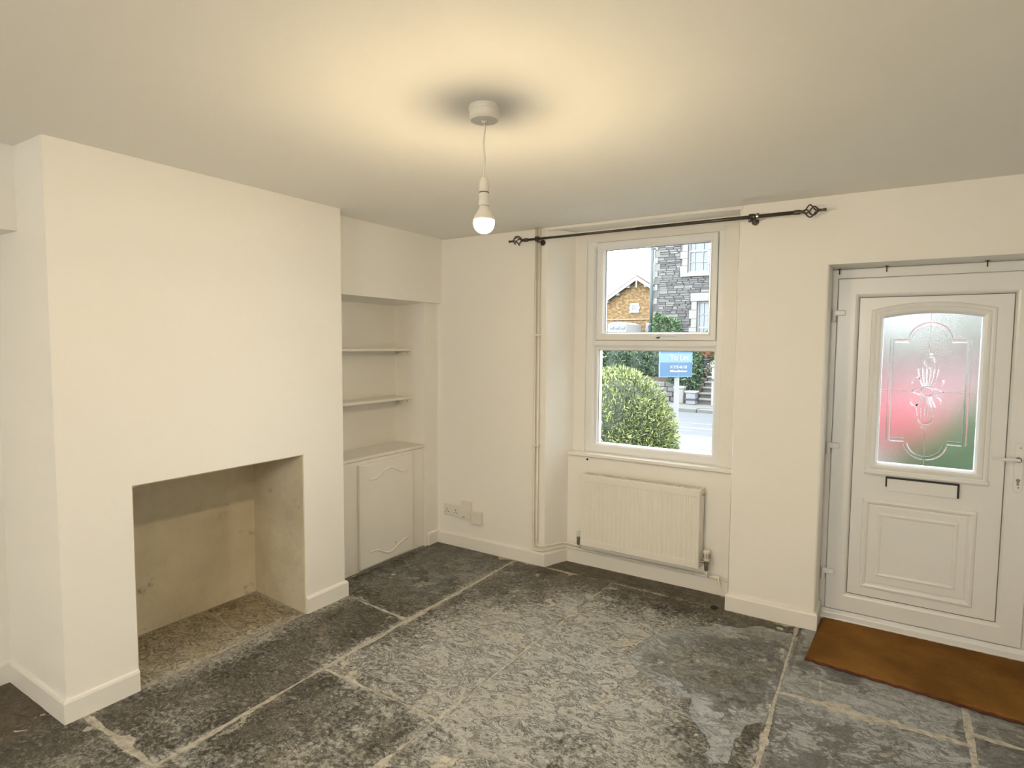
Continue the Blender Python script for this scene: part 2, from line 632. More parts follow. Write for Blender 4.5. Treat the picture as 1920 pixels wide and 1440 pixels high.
def floor_fields(x, y, rough):
    wx = x + (fbm(x * 9, y * 9, 5) - .5) * .09
    wy = y + (fbm(x * 9, y * 9, 6) - .5) * .09
    pd = poly_dist(wx, wy, PATCH)
    skin = sstep(-.004, .006, pd) * (x < 2.52)
    z = np.zeros_like(x)
    terr = fbm(x * 7, y * 7, 11, 5) + .35 * fbm(x * 26, y * 26, 12, 3)
    k = terr * 9
    z += (np.floor(k) + sstep(.55, 1, k - np.floor(k))) * .0024 * rough
    z += (fbm(x * 45, y * 45, 14, 3) - .5) * .0050 * rough
    z += (fbm(x * 4, y * 4, 15, 3) - .5) * .006
    z -= .018 * rough * (.5)
    z = z * (1 - .85 * skin) + skin * (.0030 + sstep(.10, .0, pd) * .0)
    # pale wear mid-room, with bulb and window light painted into the tone
    pale = 1.15 * np.exp(-(((x - 1.42) / .66) ** 2 + ((y + .98) / .85) ** 2)) + .45 * np.exp(-(((x - 1.9) / .5) ** 2 + ((y + 1.6) / .5) ** 2))
    pale += .55 * np.exp(-(((x - .02) / .10) ** 2)) * sstep(-2.9, -2.2, y) * sstep(-1.0, -1.3, y)
    pale -= .45 * sstep(-.30, .0, y)
    pale += (fbm(x * 3.1, y * 3.1, 21, 4) - .5) * 1.3
    blue = skin * (.40 + .55 * np.exp(-np.maximum(pd, 0) / .10))  # bluish sky reflection painted on the patch, strongest along its edge
    # the slabs by the door are smooth and blue grey all over
    blue = np.maximum(blue, sstep(2.50, 2.53, x) * .62 + (x > 2.5) * (fbm(x * 3, y * 3, 33) - .5) * .5)
    blue = np.maximum(blue, .42 * sstep(.62, .45, x) * sstep(-1.2, -.9, y))
    white = np.zeros_like(x)
    for sx, sy, rx, ry, an in SPOTS:
        dx, dy = wx - sx, wy - sy
        u = (dx * math.cos(an) + dy * math.sin(an)) / rx
        v = (-dx * math.sin(an) + dy * math.cos(an)) / ry
        white = np.maximum(white, sstep(1.25, .6, np.hypot(u, v)) * .75)
    brown = .52 * sstep(-.30, .02, y) * sstep(2.6, 2.3, x) + .6 * sstep(-.0, -.2, x) * sstep(-2.3, -2.6, y)
    brown += .35 * sstep(.9, .2, x) * sstep(-1.5, -2.6, y)
    return z, np.clip(pale, 0, 1), np.clip(blue, 0, 1), white, np.clip(brown, 0, 1)


def flagstone(q, res=.012, rough=.35, mat='flag', name='flagstone', gap=.0028, seed=0, tilt=0, pale_add=0, label=None):
    """q: corners (near left, near right, far right, far left) on plan"""
    q = [np.array(p, float) for p in q]
    nx = max(4, int(max(np.linalg.norm(q[1] - q[0]), np.linalg.norm(q[2] - q[3])) / res))
    ny = max(4, int(max(np.linalg.norm(q[3] - q[0]), np.linalg.norm(q[2] - q[1])) / res))
    u, v = np.meshgrid(np.linspace(0, 1, nx + 1), np.linspace(0, 1, ny + 1))
    U, V = u[..., None], v[..., None]
    p = (1 - U) * (1 - V) * q[0] + U * (1 - V) * q[1] + U * V * q[2] + (1 - U) * V * q[3]
    x, y = p[..., 0].copy(), p[..., 1].copy()
    W, H = np.linalg.norm(q[1] - q[0]), np.linalg.norm(q[3] - q[0])
    # wobbling, slightly worn edges
    e = .006 * (fbm(x * 6, y * 6, 40 + seed) - .5) + .006 * (fbm(x * 30, y * 30, 41 + seed) - .5)
    sx = gap + np.abs(e)
    cx, cy = (u - .5) * 2, (v - .5) * 2
    x -= np.sign(cx) * np.abs(cx) ** 9 * sx
    y -= np.sign(cy) * np.abs(cy) ** 9 * sx
    z, pale, blue, white, brown = floor_fields(x, y, rough)
    ed = np.minimum(np.minimum(u, 1 - u) * W, np.minimum(v, 1 - v) * H)
    z = z + tilt * (u - .5)
    z -= .005 * (1 - sstep(0, .014, ed)) + .002 * (1 - sstep(0, .07, ed)) * fbm(x * 20, y * 20, 50 + seed)
    pale = np.clip(pale + pale_add + .38 * (1 - sstep(.0, .05, ed)) * sstep(.3, .6, fbm(x * 5, y * 5, 60 + seed)), 0, 1)
    verts = np.stack([x, y, z], -1).reshape(-1, 3)
    idx = np.arange((nx + 1) * (ny + 1)).reshape(ny + 1, nx + 1)
    f = np.stack([idx[:-1, :-1], idx[:-1, 1:], idx[1:, 1:], idx[1:, :-1]], -1).reshape(-1, 4)
    rim = np.concatenate([idx[0, :-1], idx[:-1, -1], idx[-1, :0:-1], idx[:0:-1, 0]])
    low = verts[rim].copy()
    low[:, 2] = -.04
    base = len(verts)
    nr = len(rim)
    k = np.arange(nr)
    sk = np.stack([base + k, base + (k + 1) % nr, rim[(k + 1) % nr], rim[k]], -1)
    allv = np.concatenate([verts, low])
    me = bpy.data.meshes.new(name)
    me.from_pydata(allv.tolist(), [], np.concatenate([f, sk]).tolist())
    me.polygons.foreach_set('use_smooth', [True] * len(f) + [False] * nr)
    a = me.attributes.new('mask', 'FLOAT_COLOR', 'POINT')
    colr = np.zeros((len(allv), 4), np.float32)
    colr[:base, 0], colr[:base, 1], colr[:base, 2], colr[:base, 3] = pale.ravel(), blue.ravel(), white.ravel(), brown.ravel()
    a.data.foreach_set('color', colr.ravel())
    me.update()
    o = link(name, me, M[mat], fl)
    if label:
        o['label'] = label
    return o


flagstone([(-.205, -1.118), (.558, -1.165), (.575, .012), (-.205, .012)], .012, .25, seed=1)                 # by the cupboard
flagstone([(-.008, -2.60), (.575, -2.60), (.558, -1.165), (-.008, -1.122)], .012, .35, seed=2)               # along the fireplace
flagstone([(-.60, -3.75), (.60, -3.70), (.575, -2.60), (-.60, -2.60)], .014, .35, seed=3)
flagstone([(.567, -1.785), (1.300, -1.785), (1.345, .004), (.578, .004)], .010, .75, seed=4)
flagstone([(.60, -3.40), (1.259, -3.40), (1.300, -1.785), (.567, -1.785)], .012, .6, seed=5)
flagstone([(1.276, -2.75), (2.530, -2.75), (2.492, .004), (1.345, .004)], .008, 1.0, seed=6, label='large pale flaking slab with a smooth blue grey patch')
flagstone([(2.503, -.752), (3.232, -.735), (3.232, .27), (2.493, .02)], .012, .15, seed=7)
flagstone([(2.521, -2.10), (3.215, -2.10), (3.232, -.735), (2.503, -.752)], .012, .18, seed=8)
flagstone([(3.232, -.640), (4.29, -.66), (4.29, .005), (3.232, .24)], .014, .15, seed=9)
flagstone([(3.215, -2.10), (4.29, -2.10), (4.29, -.66), (3.232, -.640)], .014, .18, seed=10)
flagstone([(.82, .004), (2.10, .004), (2.10, .218), (.87, .218)], .014, .25, seed=11)
flagstone([(-.60, -6.88), (1.31, -6.88), (1.31, -3.40), (-.60, -3.75)], .04, .35, seed=12)
flagstone([(1.26, -6.88), (2.53, -6.88), (2.53, -2.75), (1.276, -2.75)], .04, .5, seed=13)
flagstone([(2.53, -6.88), (4.29, -6.88), (4.29, -2.10), (2.528, -2.10)], .04, .3, seed=14)
h1 = flagstone([(-.02, FY0 + .005), (-.015, -1.80), (-.545, -1.74), (-.545, FY0 + .005)], .012, .3, 'hearth', 'hearthstone', seed=15, pale_add=.15)
h2 = flagstone([(-.015, -1.80), (-.02, FY1 - .005), (-.545, FY1 + .03), (-.545, -1.74)], .012, .3, 'hearth', 'hearthstone', seed=16, pale_add=.1)
h1['label'] = h2['label'] = 'pale tan hearthstone'

# small dark plug set in the floor beside the pier
m = MB().lathe([(.022, -.014), (.022, .003), (.016, .005), (.011, .001), (.0, .001)], (2.034, -.024, .010), 16)
tag(m.build('floor_plug', M['dark'], smooth=False), 'small dark round plug in the floor beside the pier', 'plug')

# ------------------------------------------------------------------ window
w1 = empty('window_1')
structure(w1, 'white plastic window with opening upper light above a fixed pane', 'window')
# timber casing
m = MB().box(XS1 - .01, 1.000, .262, .30, .80, 2.40).box(1.962, 2.05, .262, .30, .80, 2.40).box(1.000, 1.962, .262, .30, 2.352, 2.40)
m.build('casing', M['gloss'], w1, bevel=.003)
# sill board
m = MB().prism([(.895, .192), (2.105, .192), (2.105, .30), (.92, .30)], .806, .831, 'z')
m.build('window_sill', M['gloss'], w1, bevel=.006, seg=3)
# main frame: outer ring plus transom
FR = [(0, .272), (.012, .266), (.055, .266), (.066, .276), (.072, .292), (.072, .33), (0, .33)]
m = MB().rect_ring(1.000, 1.985, .831, 2.372, FR)
m.build('frame', M['upvc'], w1)
m = MB().prism([(.330, 1.600), (.292, 1.600), (.276, 1.607), (.266, 1.618), (.266, 1.652), (.276, 1.662), (.330, 1.662)], 1.065, 1.925, 'x')
m.build('transom', M['upvc'], w1)
# lower glazing bead
m = MB().rect_ring(1.068, 1.950, .866, 1.603, [(0, .292), (.018, .284), (.026, .300), (.026, .32), (0, .32)])
m.build('glazing_bead', M['upvc'], w1)
# opening sash
sash = MB().rect_ring(1.082, 1.924, 1.650, 2.345, [(0, .262), (.004, .254), (.030, .254), (.046, .262), (.056, .285), (.056, .318), (0, .318)]).build('sash', M['upvc'], w1)
MB().rect_ring(1.080, 1.926, 1.648, 2.347, [(0, .2645), (.004, .2630), (.006, .266), (0, .268)]).build('seal', M['seal'], sash)
MB().rect_ring(1.136, 1.870 + .0, 1.704, 2.291, [(0, .286), (.004, .286), (.004, .30), (0, .30)]).build('gasket', M['seal'], sash)
MB().rect_ring(1.092, 1.926, .890, 1.579, [(0, .299), (.004, .299), (.004, .305), (0, .305)]).build('gasket', M['seal'], w1)
MB().box(1.072, 1.946, .304, .310, .870, 1.600).build('glass_pane', M['glass'], w1)
MB().box(1.120, 1.886, .300, .306, 1.690, 2.305).build('glass_pane', M['glass'], sash)
# handle
hd = empty('handle')
hd.parent = w1
m = MB().box(1.515, 1.590, .247, .256, 1.660, 1.690)
m.build('base_plate', M['upvc'], hd, bevel=.004)
m = MB().lathe([(.013, 0), (.013, -.016), (.008, -.020)], (1.548, .248, 1.675), 14, 'y')
m.build('spindle', M['seal'], hd, smooth=False)
m = MB().tube(fillet([(1.540, .226, 1.683), (1.570, .222, 1.687), (1.675, .222, 1.680)], .03), [.011] * 8 + [.006], 10)
m.build('lever', M['upvc'], hd, smooth=True)
# outside stone sill and reveal
MB().box(.95, 2.08, .33, .64, .74, .80).build('outer_sill', M['gloss'], w1)

# small hole in the wall below the sill
m = MB().lathe([(.008, 0), (.008, -.003), (.0, -.0032)], (1.049, .2195, .783), 12, 'y')
tag(m.build('screw_plug', M['dark']), 'small dark screw hole plug in the wall just below the window sill', 'plug')

# ------------------------------------------------------------------ radiator
rad = empty('radiator', 'white panel radiator with top grille under the window', 'radiator', loc=(0, 0, 0))
RX0, RX1, RZ0, RZ1, RYF, RYB = 1.060, 1.896, .180, .696, .100, .196
nf = 25
pitch = (RX1 - RX0 - .03) / nf
xs, dep = [RX0, RX0 + .013], [0, 0]
for k in range(nf):
    a = RX0 + .015 + k * pitch
    xs += [a + pitch * .12, a + pitch * .26, a + pitch * .74, a + pitch * .88]
    dep += [0, 1, 1, 0]
xs += [RX1 - .013, RX1]
dep += [0, 0]
zs = [RZ0, RZ0 + .004, RZ0 + .044, RZ0 + .052, RZ1 - .052, RZ1 - .044, RZ1 - .004, RZ1]
zd = [0, 0, 0, 1, 1, 0, 0, 0]
yo = [.006, 0, 0, 0, 0, 0, 0, .006]
v, f = [], []
for j, z in enumerate(zs):
    for i, x in enumerate(xs):
        v.append((x, RYF + yo[j] + .0032 * dep[i] * zd[j], z))
n = len(xs)
for j in range(len(zs) - 1):
    for i in range(n - 1):
        f.append((j * n + i, j * n + i + 1, (j + 1) * n + i + 1, (j + 1) * n + i))
m = MB().add(v, f)
m.box(RX0, RX1, RYF + .012, RYF + .016, RZ0, RZ1 - .002)
m.build('front_panel', M['enamel'], rad, fix=False)
m = MB().box(RX0 + .01, RX1 - .01, RYB - .016, RYB - .008, RZ0, RZ1 - .01)
for k in range(48):      # convector fins
    a = RX0 + .03 + k * .0163
    m.box(a, a + .0015, RYF + .02, RYB - .016, RZ0 + .05, RZ1 - .03)
m.build('rear_panel', M['enamel'], rad)
m = MB()
m.box(RX0 - .002, RX1 + .002, RYF + .002, RYF + .010, RZ1 - .012, RZ1 + .002)
m.box(RX0 - .002, RX1 + .002, RYB - .012, RYB - .004, RZ1 - .012, RZ1 + .002)
k = 0
while RX0 + .012 + k * .0205 < RX1 - .02:
    a = RX0 + .012 + k * .0205
    m.box(a, a + .0125, RYF + .010, RYB - .012, RZ1 - .002, RZ1 + .001)
    k += 1
for cy in (.132, .162):
    m.box(RX0, RX1, cy - .004, cy + .004, RZ1 - .004, RZ1 + .001)
m.build('top_grille', M['enamel'], rad)
for sx, x in ((-1, RX0), (1, RX1)):
    pr = [(RYF + .003, RZ0 + .01), (RYB - .004, RZ0 + .01), (RYB - .004, RZ1 - .02), (RYB - .010, RZ1 - .004), (RYB - .025, RZ1 + .002), (RYF + .003, RZ1 + .002)]
    MB().prism(pr, x - (.004 if sx < 0 else -.000), x + (.0 if sx < 0 else .004), 'x').build('side_panel', M['enamel'], rad, bevel=.003)
for x in (RX0 + .12, RX1 - .12):
    MB().box(x - .015, x + .015, RYB - .01, .222, RZ0 + .1, RZ1 - .08).build('wall_bracket', M['enamel'], rad)
# bleed valve
MB().lathe([(.009, 0), (.009, .010), (.005, .012), (.005, .018)], (RX1 + .002, .148, RZ1 - .035), 12, 'x').build('bleed_valve', M['chrome'], rad)
# thermostatic valve, right
tv = empty('thermostatic_valve')
tv.parent = rad
VX, VY = 1.936, .148
MB().tube([(RX1 - .01, VY, .222), (VX, VY, .222)], .010, 10).build('valve_tail', M['chrome'], tv)
MB().lathe([(.011, .165), (.013, .180), (.013, .200), (.016, .205), (.016, .232), (.013, .238)], (VX, VY, 0), 14).build('valve_body', M['chrome'], tv)
MB().lathe([(.017, .232), (.020, .238), (.020, .272), (.022, .274), (.0225, .292), (.019, .300), (.0, .302)], (VX, VY, 0), 20).build('valve_head', M['plastic'], tv, smooth=False)
m = MB()
for k in range(14):
    a = 2 * PI * k / 14
    cx, cy = VX + .0215 * math.cos(a), VY + .0215 * math.sin(a)
    m.tube([(cx, cy, .250), (cx, cy, .282)], .0016, 5)
m.build('valve_head_slots', M['seal'], tv)
# lockshield valve, left
lv = empty('lockshield_valve')
lv.parent = rad
LX = 1.020
MB().tube([(RX0 + .01, VY, .215), (LX, VY, .215)], .009, 10).build('valve_tail', M['chrome'], lv)
MB().lathe([(.009, .165), (.012, .175), (.012, .225), (.009, .228)], (LX, VY, 0), 14).build('valve_body', M['chrome'], lv)
MB().lathe([(.011, .224), (.013, .226), (.013, .256), (.010, .262), (.0, .263)], (LX, VY, 0), 16).build('valve_cap', M['plastic'], lv)

# ------------------------------------------------------------------ heating pipes
PRD = .0085
ins = 1.0


def clip_on(parent, x, y, z):
    m = MB().box(x - .014, x + .014, y - .014, YW, z - .006, z + .006)
    m.build('clip', M['plastic'], parent, bevel=.002)


p1 = empty('heating_pipe', 'cream copper pipe nearer the window, bending to the left radiator valve', 'pipe', 'pair of heating pipes')
path = fillet([(.756, -.003, ZC), (.756, -.003, .152), (.800, -.003, .148), (.885, .195, .142), (LX, .195, .140)], .030, 7)
path = path[:-1] + fillet([(LX - .03, .195, .140), (LX, .190, .140), (LX, VY, .150), (LX, VY, .175)], .02, 5)
MB().tube(path, PRD, 12).build('pipe_run', M['pipe'], p1, smooth=True)
clip_on(p1, .756, -.003, 1.685)
clip_on(p1, .756, -.003, .886)
p2 = empty('heating_pipe', 'cream copper pipe further from the window, running under the radiator to its right valve', 'pipe', 'pair of heating pipes')
path = fillet([(.728, -.003, ZC), (.728, -.003, .118), (.798, -.004, .114), (.884, .196, .112), (1.30, .196, .112), (VX, .190, .115), (2.000, .186, .118)], .032, 7)
MB().tube(path, PRD, 12).build('pipe_run', M['pipe'], p2, smooth=True)
MB().tube(fillet([(VX, .190, .115), (VX, VY + .01, .122), (VX, VY, .145), (VX, VY, .17)], .02, 5), PRD, 12).build('pipe_branch', M['pipe'], p2, smooth=True)
MB().lathe([(.012, -.022), (.013, 0), (.013, .026), (.010, .030)], (1.985, .187, .118), 12, 'x').build('end_cap', M['pipe'], p2)
m = MB().tube([(2.004, .186, .118), (2.010, .176, .098), (2.014, .172, .084)], [.009, .007, .006], 8)
m.build('drain_cock', M['pipe'], p2)
clip_on(p2, .728, -.003, 1.685)
clip_on(p2, .728, -.003, .886)
# bare pipe tail to the right along the skirting top
m = MB().tube([(2.012, .196, .112), (2.095, .200, .108)], PRD, 10)
m.build('pipe_tail', M['pipe'], p2, smooth=True)

# ------------------------------------------------------------------ curtain pole
cp = empty('curtain_pole', 'dark iron curtain pole with twisted cage finials above the window', 'curtain pole')
RZ, RY = 2.350, -.070
MB().tube([(.70, RY, RZ), (1.55, RY, RZ)], .0085, 12).build('pole', M['iron'], cp, smooth=True)
MB().tube([(1.50, RY, RZ), (2.405, RY, RZ)], .0105, 12).build('pole', M['iron'], cp, smooth=True)


def finial(x, s):
    g = empty('finial')
    g.parent = cp
    MB().lathe([(.0105, 0), (.013, .006 * s), (.013, .030 * s), (.009, .036 * s), (.008, .05 * s)], (x, RY, RZ), 14, 'x').build('collar', M['iron'], g)
    m = MB()
    for k in range(4):
        pts = []
        for i in range(13):
            t = i / 12
            a = 2 * PI * (k / 4 + t * .5) + .6
            r = .004 + .030 * math.sin(PI * t) ** 1.3
            pts.append((x + s * (.048 + .075 * t), RY + r * math.cos(a), RZ + r * math.sin(a)))
        m.tube(pts, .0038, 7)
    m.build('cage', M['iron'], g, smooth=True)
    MB().lathe([(.006, 0), (.0075, .006 * s), (.0065, .02 * s), (.009, .036 * s), (.006, .040 * s)], (x + s * .120, RY, RZ), 12, 'x').build('tip', M['iron'], g)


finial(2.402, 1)
finial(.70, -1)
for x in (2.190, .775):
    g = empty('bracket')
    g.parent = cp
    MB().lathe([(.020, 0), (.020, .008), (.0, .0085)][::-1], (x, YW - .008, RZ - .015), 16, 'y').build('wall_plate', M['iron'], g)
    MB().tube([(x, YW - .006, RZ - .015), (x, RY, RZ - .018)], .006, 8).build('arm', M['iron'], g)
    m = MB().lathe([(.0108, -.016), (.017, -.012), (.017, .012), (.0108, .016)], (x, RY, RZ), 16, 'x')
    m.build('cup', M['iron'], g)
m = MB()
for i in range(3):
    m.tube([(2.172 + .008 * i, RY + .02 * math.cos(a), RZ - .006 + .022 * math.sin(a)) for a in [2 * PI * k / 16 for k in range(17)]], .0022, 6)
m.build('curtain_ring', M['black'], cp)
m = MB().lathe([(.0115, -.006), (.019, -.006), (.019, .006), (.0115, .006)], (2.216, RY, RZ), 18, 'x')
m.build('collar', M['chrome'], cp)

# ------------------------------------------------------------------ front door
d1 = empty('door_1')
structure(d1, 'white plastic front door with arched decorative glass and letter plate', 'door')
DX0, DX1, DZ0, DZ1 = 2.612, 3.520, .058, 2.008
# outer frame
m = MB()
m.prism([(2.578, .262), (2.624, .262), (2.634, .274), (2.634, .345), (2.578, .345)], .0, 1.9899, 'z')
m.prism([(3.600, .268), (3.593, .262), (3.512, .262), (3.502, .274), (3.502, .345), (3.600, .345)], .0, 1.9899, 'z')
m.prism([(.268, 2.064), (.262, 2.058), (.262, 1.99), (.345, 1.99), (.345, 2.064)], 2.578, 3.600, 'x')
m.build('door_frame', M['upvc'], d1)
m = MB().prism([(.205, .0), (.205, .018), (.252, .026), (.252, .052), (.345, .052), (.345, .0)], 2.584, 3.60, 'x')
m.build('threshold', M['upvc'], d1, bevel=.004)
m = MB().box(3.60, 3.625, .25, .40, 0, 2.066)
m.build('frame_extension', M['upvc'], d1)
# leaf: stile ring with chamfered inner edge
leaf = MB().rect_ring(DX0, DX1, DZ0, DZ1, [(0, .250), (.005, .243), (.090, .243), (.100, .247), (.110, .262), (.110, .31), (0, .31)]).build('leaf', M['upvc'], d1)
MB().rect_ring(DX0 - .003, DX1 + .003, DZ0 - .003, DZ1 + .003, [(0, .2615), (.006, .252), (.008, .262), (0, .264)]).build('seal', M['seal'], leaf)
PX0, PX1, PZ0, PZ1 = 2.7225, 3.3985, .181, 1.900
m = MB().rect_ring(PX0 - .006, PX1 + .018, PZ0 - .018, PZ1 + .006, [(0, .2575), (.012, .2565), (.012, .262), (0, .262)])
MB().rect_ring(DX0 + .1085, DX1 - .1085, DZ0 + .1085, DZ1 - .1085, [(0, .258), (.004, .2575), (.004, .264), (0, .264)]).build('panel_gasket', M['seal'], leaf)
# insert panel with an arched hole for the glass
GX0, GX1, GZ0, GZS, GZT = 2.846, 3.282, .961, 1.779, 1.803


def arch(inset, n=14, lift=0.0):
    x0, x1, z0, zs, zt = GX0 - inset, GX1 + inset, GZ0 - inset, GZS + inset * .75, GZT + inset
    pts = [(x0, z0), (x1, z0)]
    for i in range(n + 1):
        t = i / n
        x = x1 + (x0 - x1) * t
        pts.append((x, zs + (zt - zs) * (1 - (2 * t - 1) ** 2)))
    return pts


hole = arch(.040)
x0, x1, z0, z1 = DX0 + .105, DX1 - .105, DZ0 + .105, DZ1 - .105
bm = bmesh.new()
fr = [(x0, z0), (x1, z0), (x1, z1), (x0, z1)]
ov = [bm.verts.new((p[0], .259, p[1])) for p in fr]
hv = [bm.verts.new((p[0], .259, p[1])) for p in hole]
oe = [bm.edges.new((ov[i], ov[(i + 1) % 4])) for i in range(4)]
he = [bm.edges.new((hv[i], hv[(i + 1) % len(hv)])) for i in range(len(hv))]
bmesh.ops.triangle_fill(bm, use_beauty=True, edges=oe + he)
bmesh.ops.recalc_face_normals(bm, faces=bm.faces)
if sum(fc.normal.y for fc in bm.faces) > 0:
    bmesh.ops.reverse_faces(bm, faces=bm.faces)
me = bpy.data.meshes.new('door_panel')
bm.to_mesh(me)
bm.free()
dp = link('door_panel', me, M['upvc'], leaf)
s = dp.modifiers.new('solid', 'SOLIDIFY')
s.thickness = .03
s.offset = -1
# moulded surround of the glass
prof = [(.062, .2595), (.058, .252), (.048, .249), (.040, .251), (.034, .246), (.022, .244), (.012, .248), (.002, .262), (.0, .275), (.0, .29), (.062, .29)]
loops = [[(p[0], yy, p[1]) for p in arch(ii)] for ii, yy in prof]
MB().loft(loops, True, wrap=True).build('glass_surround', M['upvc'], leaf)
# lower sill of the surround
MB().prism([(.2595, .888), (.240, .892), (.236, .900), (.244, .912), (.2595, .918)], GX0 - .064, GX1 + .064, 'x').build('surround_sill', M['upvc'], leaf, bevel=.002)
# lower moulded panel
m = MB()
m.rect_ring(2.782, 3.310, .218, .748, [(0, .2595), (.006, .250), (.016, .247), (.026, .250), (.034, .2595)])
m.rect_ring(2.856, 3.236, .297, .674, [(0, .2595), (.004, .252), (.013, .248), (.022, .251), (.028, .2595)])
m.build('panel_moulding', M['upvc'], leaf)
m = MB().rect_stack(2.816, 3.276, .252, .714, [(0, .2592), (.010, .2545), (.040, .2545)])
m.build('raised_field', M['upvc'], leaf)
# glass
gp = arch(-.002 + .004)
m = MB().prism([(p[0], p[1]) for p in gp], .268, .274, 'y')
glass = m.build('glass_pane', M['obscure'], d1)
# bevelled glass strips and lead ornament on the glass


def strip(path, wd, name, mat, hgt=.005, closed=False, y=.2672):
    """flat-backed bevelled strip along a path in the xz plane"""
    pts = [Vector((p[0], p[1])) for p in path]
    n = len(pts)
    loops = []
    for i, p in enumerate(pts):
        a = pts[i - 1] if (i > 0 or closed) else p
        b = pts[(i + 1) % n] if (i < n - 1 or closed) else p
        d = (b - a).normalized()
        nn = Vector((-d.y, d.x))
        loops.append([(p.x + nn.x * o, y - h, p.y + nn.y * o) for o, h in ((-wd, 0.0), (-wd * .45, hgt), (wd * .45, hgt), (wd, 0.0))])
    m = MB().loft(loops, True, not closed, not closed, wrap=closed)
    return m.build(name, mat, glass)


def arc(cx, cz, r, a0, a1, n=12, rz=None):
    rz = rz or r
    return [(cx + r * math.cos(a0 + (a1 - a0) * i / n), cz + rz * math.sin(a0 + (a1 - a0) * i / n)) for i in range(n + 1)]


CX = 3.063
bw = .0095
for seg in ([(2.900, 1.652), (2.966, 1.652)], [(3.160, 1.652), (3.225, 1.652)], [(2.900, 1.098), (2.966, 1.098)], [(3.160, 1.098), (3.225, 1.098)],
            [(2.889, 1.660), (2.889, 1.378)], [(2.889, 1.372), (2.889, 1.090)], [(3.236, 1.660), (3.236, 1.378)], [(3.236, 1.372), (3.236, 1.090)],
            arc(CX, 1.655, .090, PI * .95, PI * .52, 8), arc(CX, 1.655, .090, PI * .48, PI * .05, 8),
            arc(CX, 1.095, .090, -PI * .95, -PI * .52, 8), arc(CX, 1.095, .090, -PI * .48, -PI * .05, 8)):
    strip(seg, bw, 'bevel_strip', M['bevel'])
    for s in (-1, 1):      # lead came along both edges
        ps = [Vector(p) for p in seg]
        off = []
        for i, p in enumerate(ps):
            d = (ps[min(i + 1, len(ps) - 1)] - ps[max(i - 1, 0)]).normalized()
            off.append((p.x - d.y * s * (bw + .0008), p.y + d.x * s * (bw + .0008)))
        strip(off, .0008, 'lead_line', M['lead'], .002)
for a, b in (((CX, 1.800), (CX, 1.755)), ((CX, 1.735), (CX, 1.590)), ((CX, 1.165), (CX, 1.015)), ((CX, .995), (CX, .962)),
             ((2.848, 1.375), (2.880, 1.375)), ((2.898, 1.375), (2.985, 1.375)), ((3.130, 1.375), (3.228, 1.375)), ((3.245, 1.375), (3.281, 1.375))):
    strip([a, b], .0014, 'lead_line', M['lead'], .002)
# central ornament
strip(arc(CX, 1.375, .028, 0, 2 * PI - .3, 20, .026), .005, 'bevel_strip', M['bevel'], closed=True)
for s in (-1, 1):
    strip([(CX + s * .030, 1.395), (CX + s * .048, 1.388), (CX + s * .072, 1.375)], .004, 'bevel_strip', M['bevel'])
    strip([(CX + s * .030, 1.355), (CX + s * .048, 1.362), (CX + s * .072, 1.375)], .004, 'bevel_strip', M['bevel'])
strip(arc(CX + .004, 1.537, .023, 0, 2 * PI - .3, 20, .030), .005, 'bevel_strip', M['bevel'], closed=True)
strip(arc(CX + .003, 1.575, .012, 0, PI, 8, .010), .004, 'bevel_strip', M['bevel'])
strip(arc(CX - .006, 1.225, .034, -PI, 0, 12, .030), .005, 'bevel_strip', M['bevel'])
strip(arc(CX - .008, 1.182, .012, -PI, 0, 8, .008), .004, 'bevel_strip', M['bevel'])
for k in (-1, -.55, -.15, .25, .6, 1):
    strip([(CX + k * .022, 1.404), (CX + k * .040, 1.450), (CX + k * .046, 1.50)], .0036, 'bevel_strip', M['bevel'])
    strip([(CX + k * .022 - .004, 1.346), (CX + k * .044 - .006, 1.290), (CX + k * .038 - .006, 1.235)], .0036, 'bevel_strip', M['bevel'])
for s in (-1, 1):
    strip(arc(CX + s * .052, 1.425, .018, PI * .2, PI * 1.1 if s < 0 else -PI * .3, 8, .028), .0036, 'bevel_strip', M['bevel'])
    strip(arc(CX + s * .050 - .006, 1.320, .018, -PI * .2, PI * .9 if s > 0 else -PI * 1.2, 8, .026), .0036, 'bevel_strip', M['bevel'])
# letter plate
lp = empty('letter_plate')
lp.parent = d1
MB().box(2.893, 3.221, .250, .262, .803, .880).build('flap', M['upvc'], lp, bevel=.004)
m = MB().box(2.889, 3.226, .243, .262, .876, .885)
m.box(2.889, 2.897, .243, .262, .828, .885).box(3.217, 3.226, .243, .262, .806, .885)
m.build('black_frame', M['black'], lp, bevel=.002)
# handle
hb = empty('door_handle')
hb.parent = d1
HX = 3.462
m = MB()
prof2 = []
for i in range(17):
    a = PI * i / 16
    prof2.append((HX + .018 * math.cos(a), 1.118 + .016 * math.sin(a)))
for i in range(17):
    a = PI + PI * i / 16
    prof2.append((HX + .018 * math.cos(a), .892 + .016 * math.sin(a)))
m.prism(prof2, .234, .243, 'y')
m.build('backplate', M['upvc'], hb, bevel=.003)
MB().lathe([(.0135, .234), (.0135, .226), (.009, .224)], (HX - .004, 0, 1.046), 18, 'y').build('handle_collar', M['black'], hb)
pts = fillet([(HX - .004, .232, 1.046), (HX - .006, .200, 1.047), (HX - .030, .188, 1.052), (HX - .060, .188, 1.047), (HX - .112, .190, 1.048)], .02, 6)
MB().tube(pts, [.0095] * (len(pts) - 5) + [.009, .008, .0075, .0065, .004], 10).build('lever', M['upvc'], hb, smooth=True)
m = MB().lathe([(.0085, .2335), (.0085, .231)], (HX, 0, .940), 16, 'y').box(HX - .0042, HX + .0042, .2315, .2345, .913, .940)
m.build('lock_cylinder', M['chrome'], hb)
for z in (1.108, .902):
    MB().lathe([(.0035, .2345), (.0035, .2325)], (HX + .003, 0, z), 10, 'y').build('screw', M['seal'], hb)
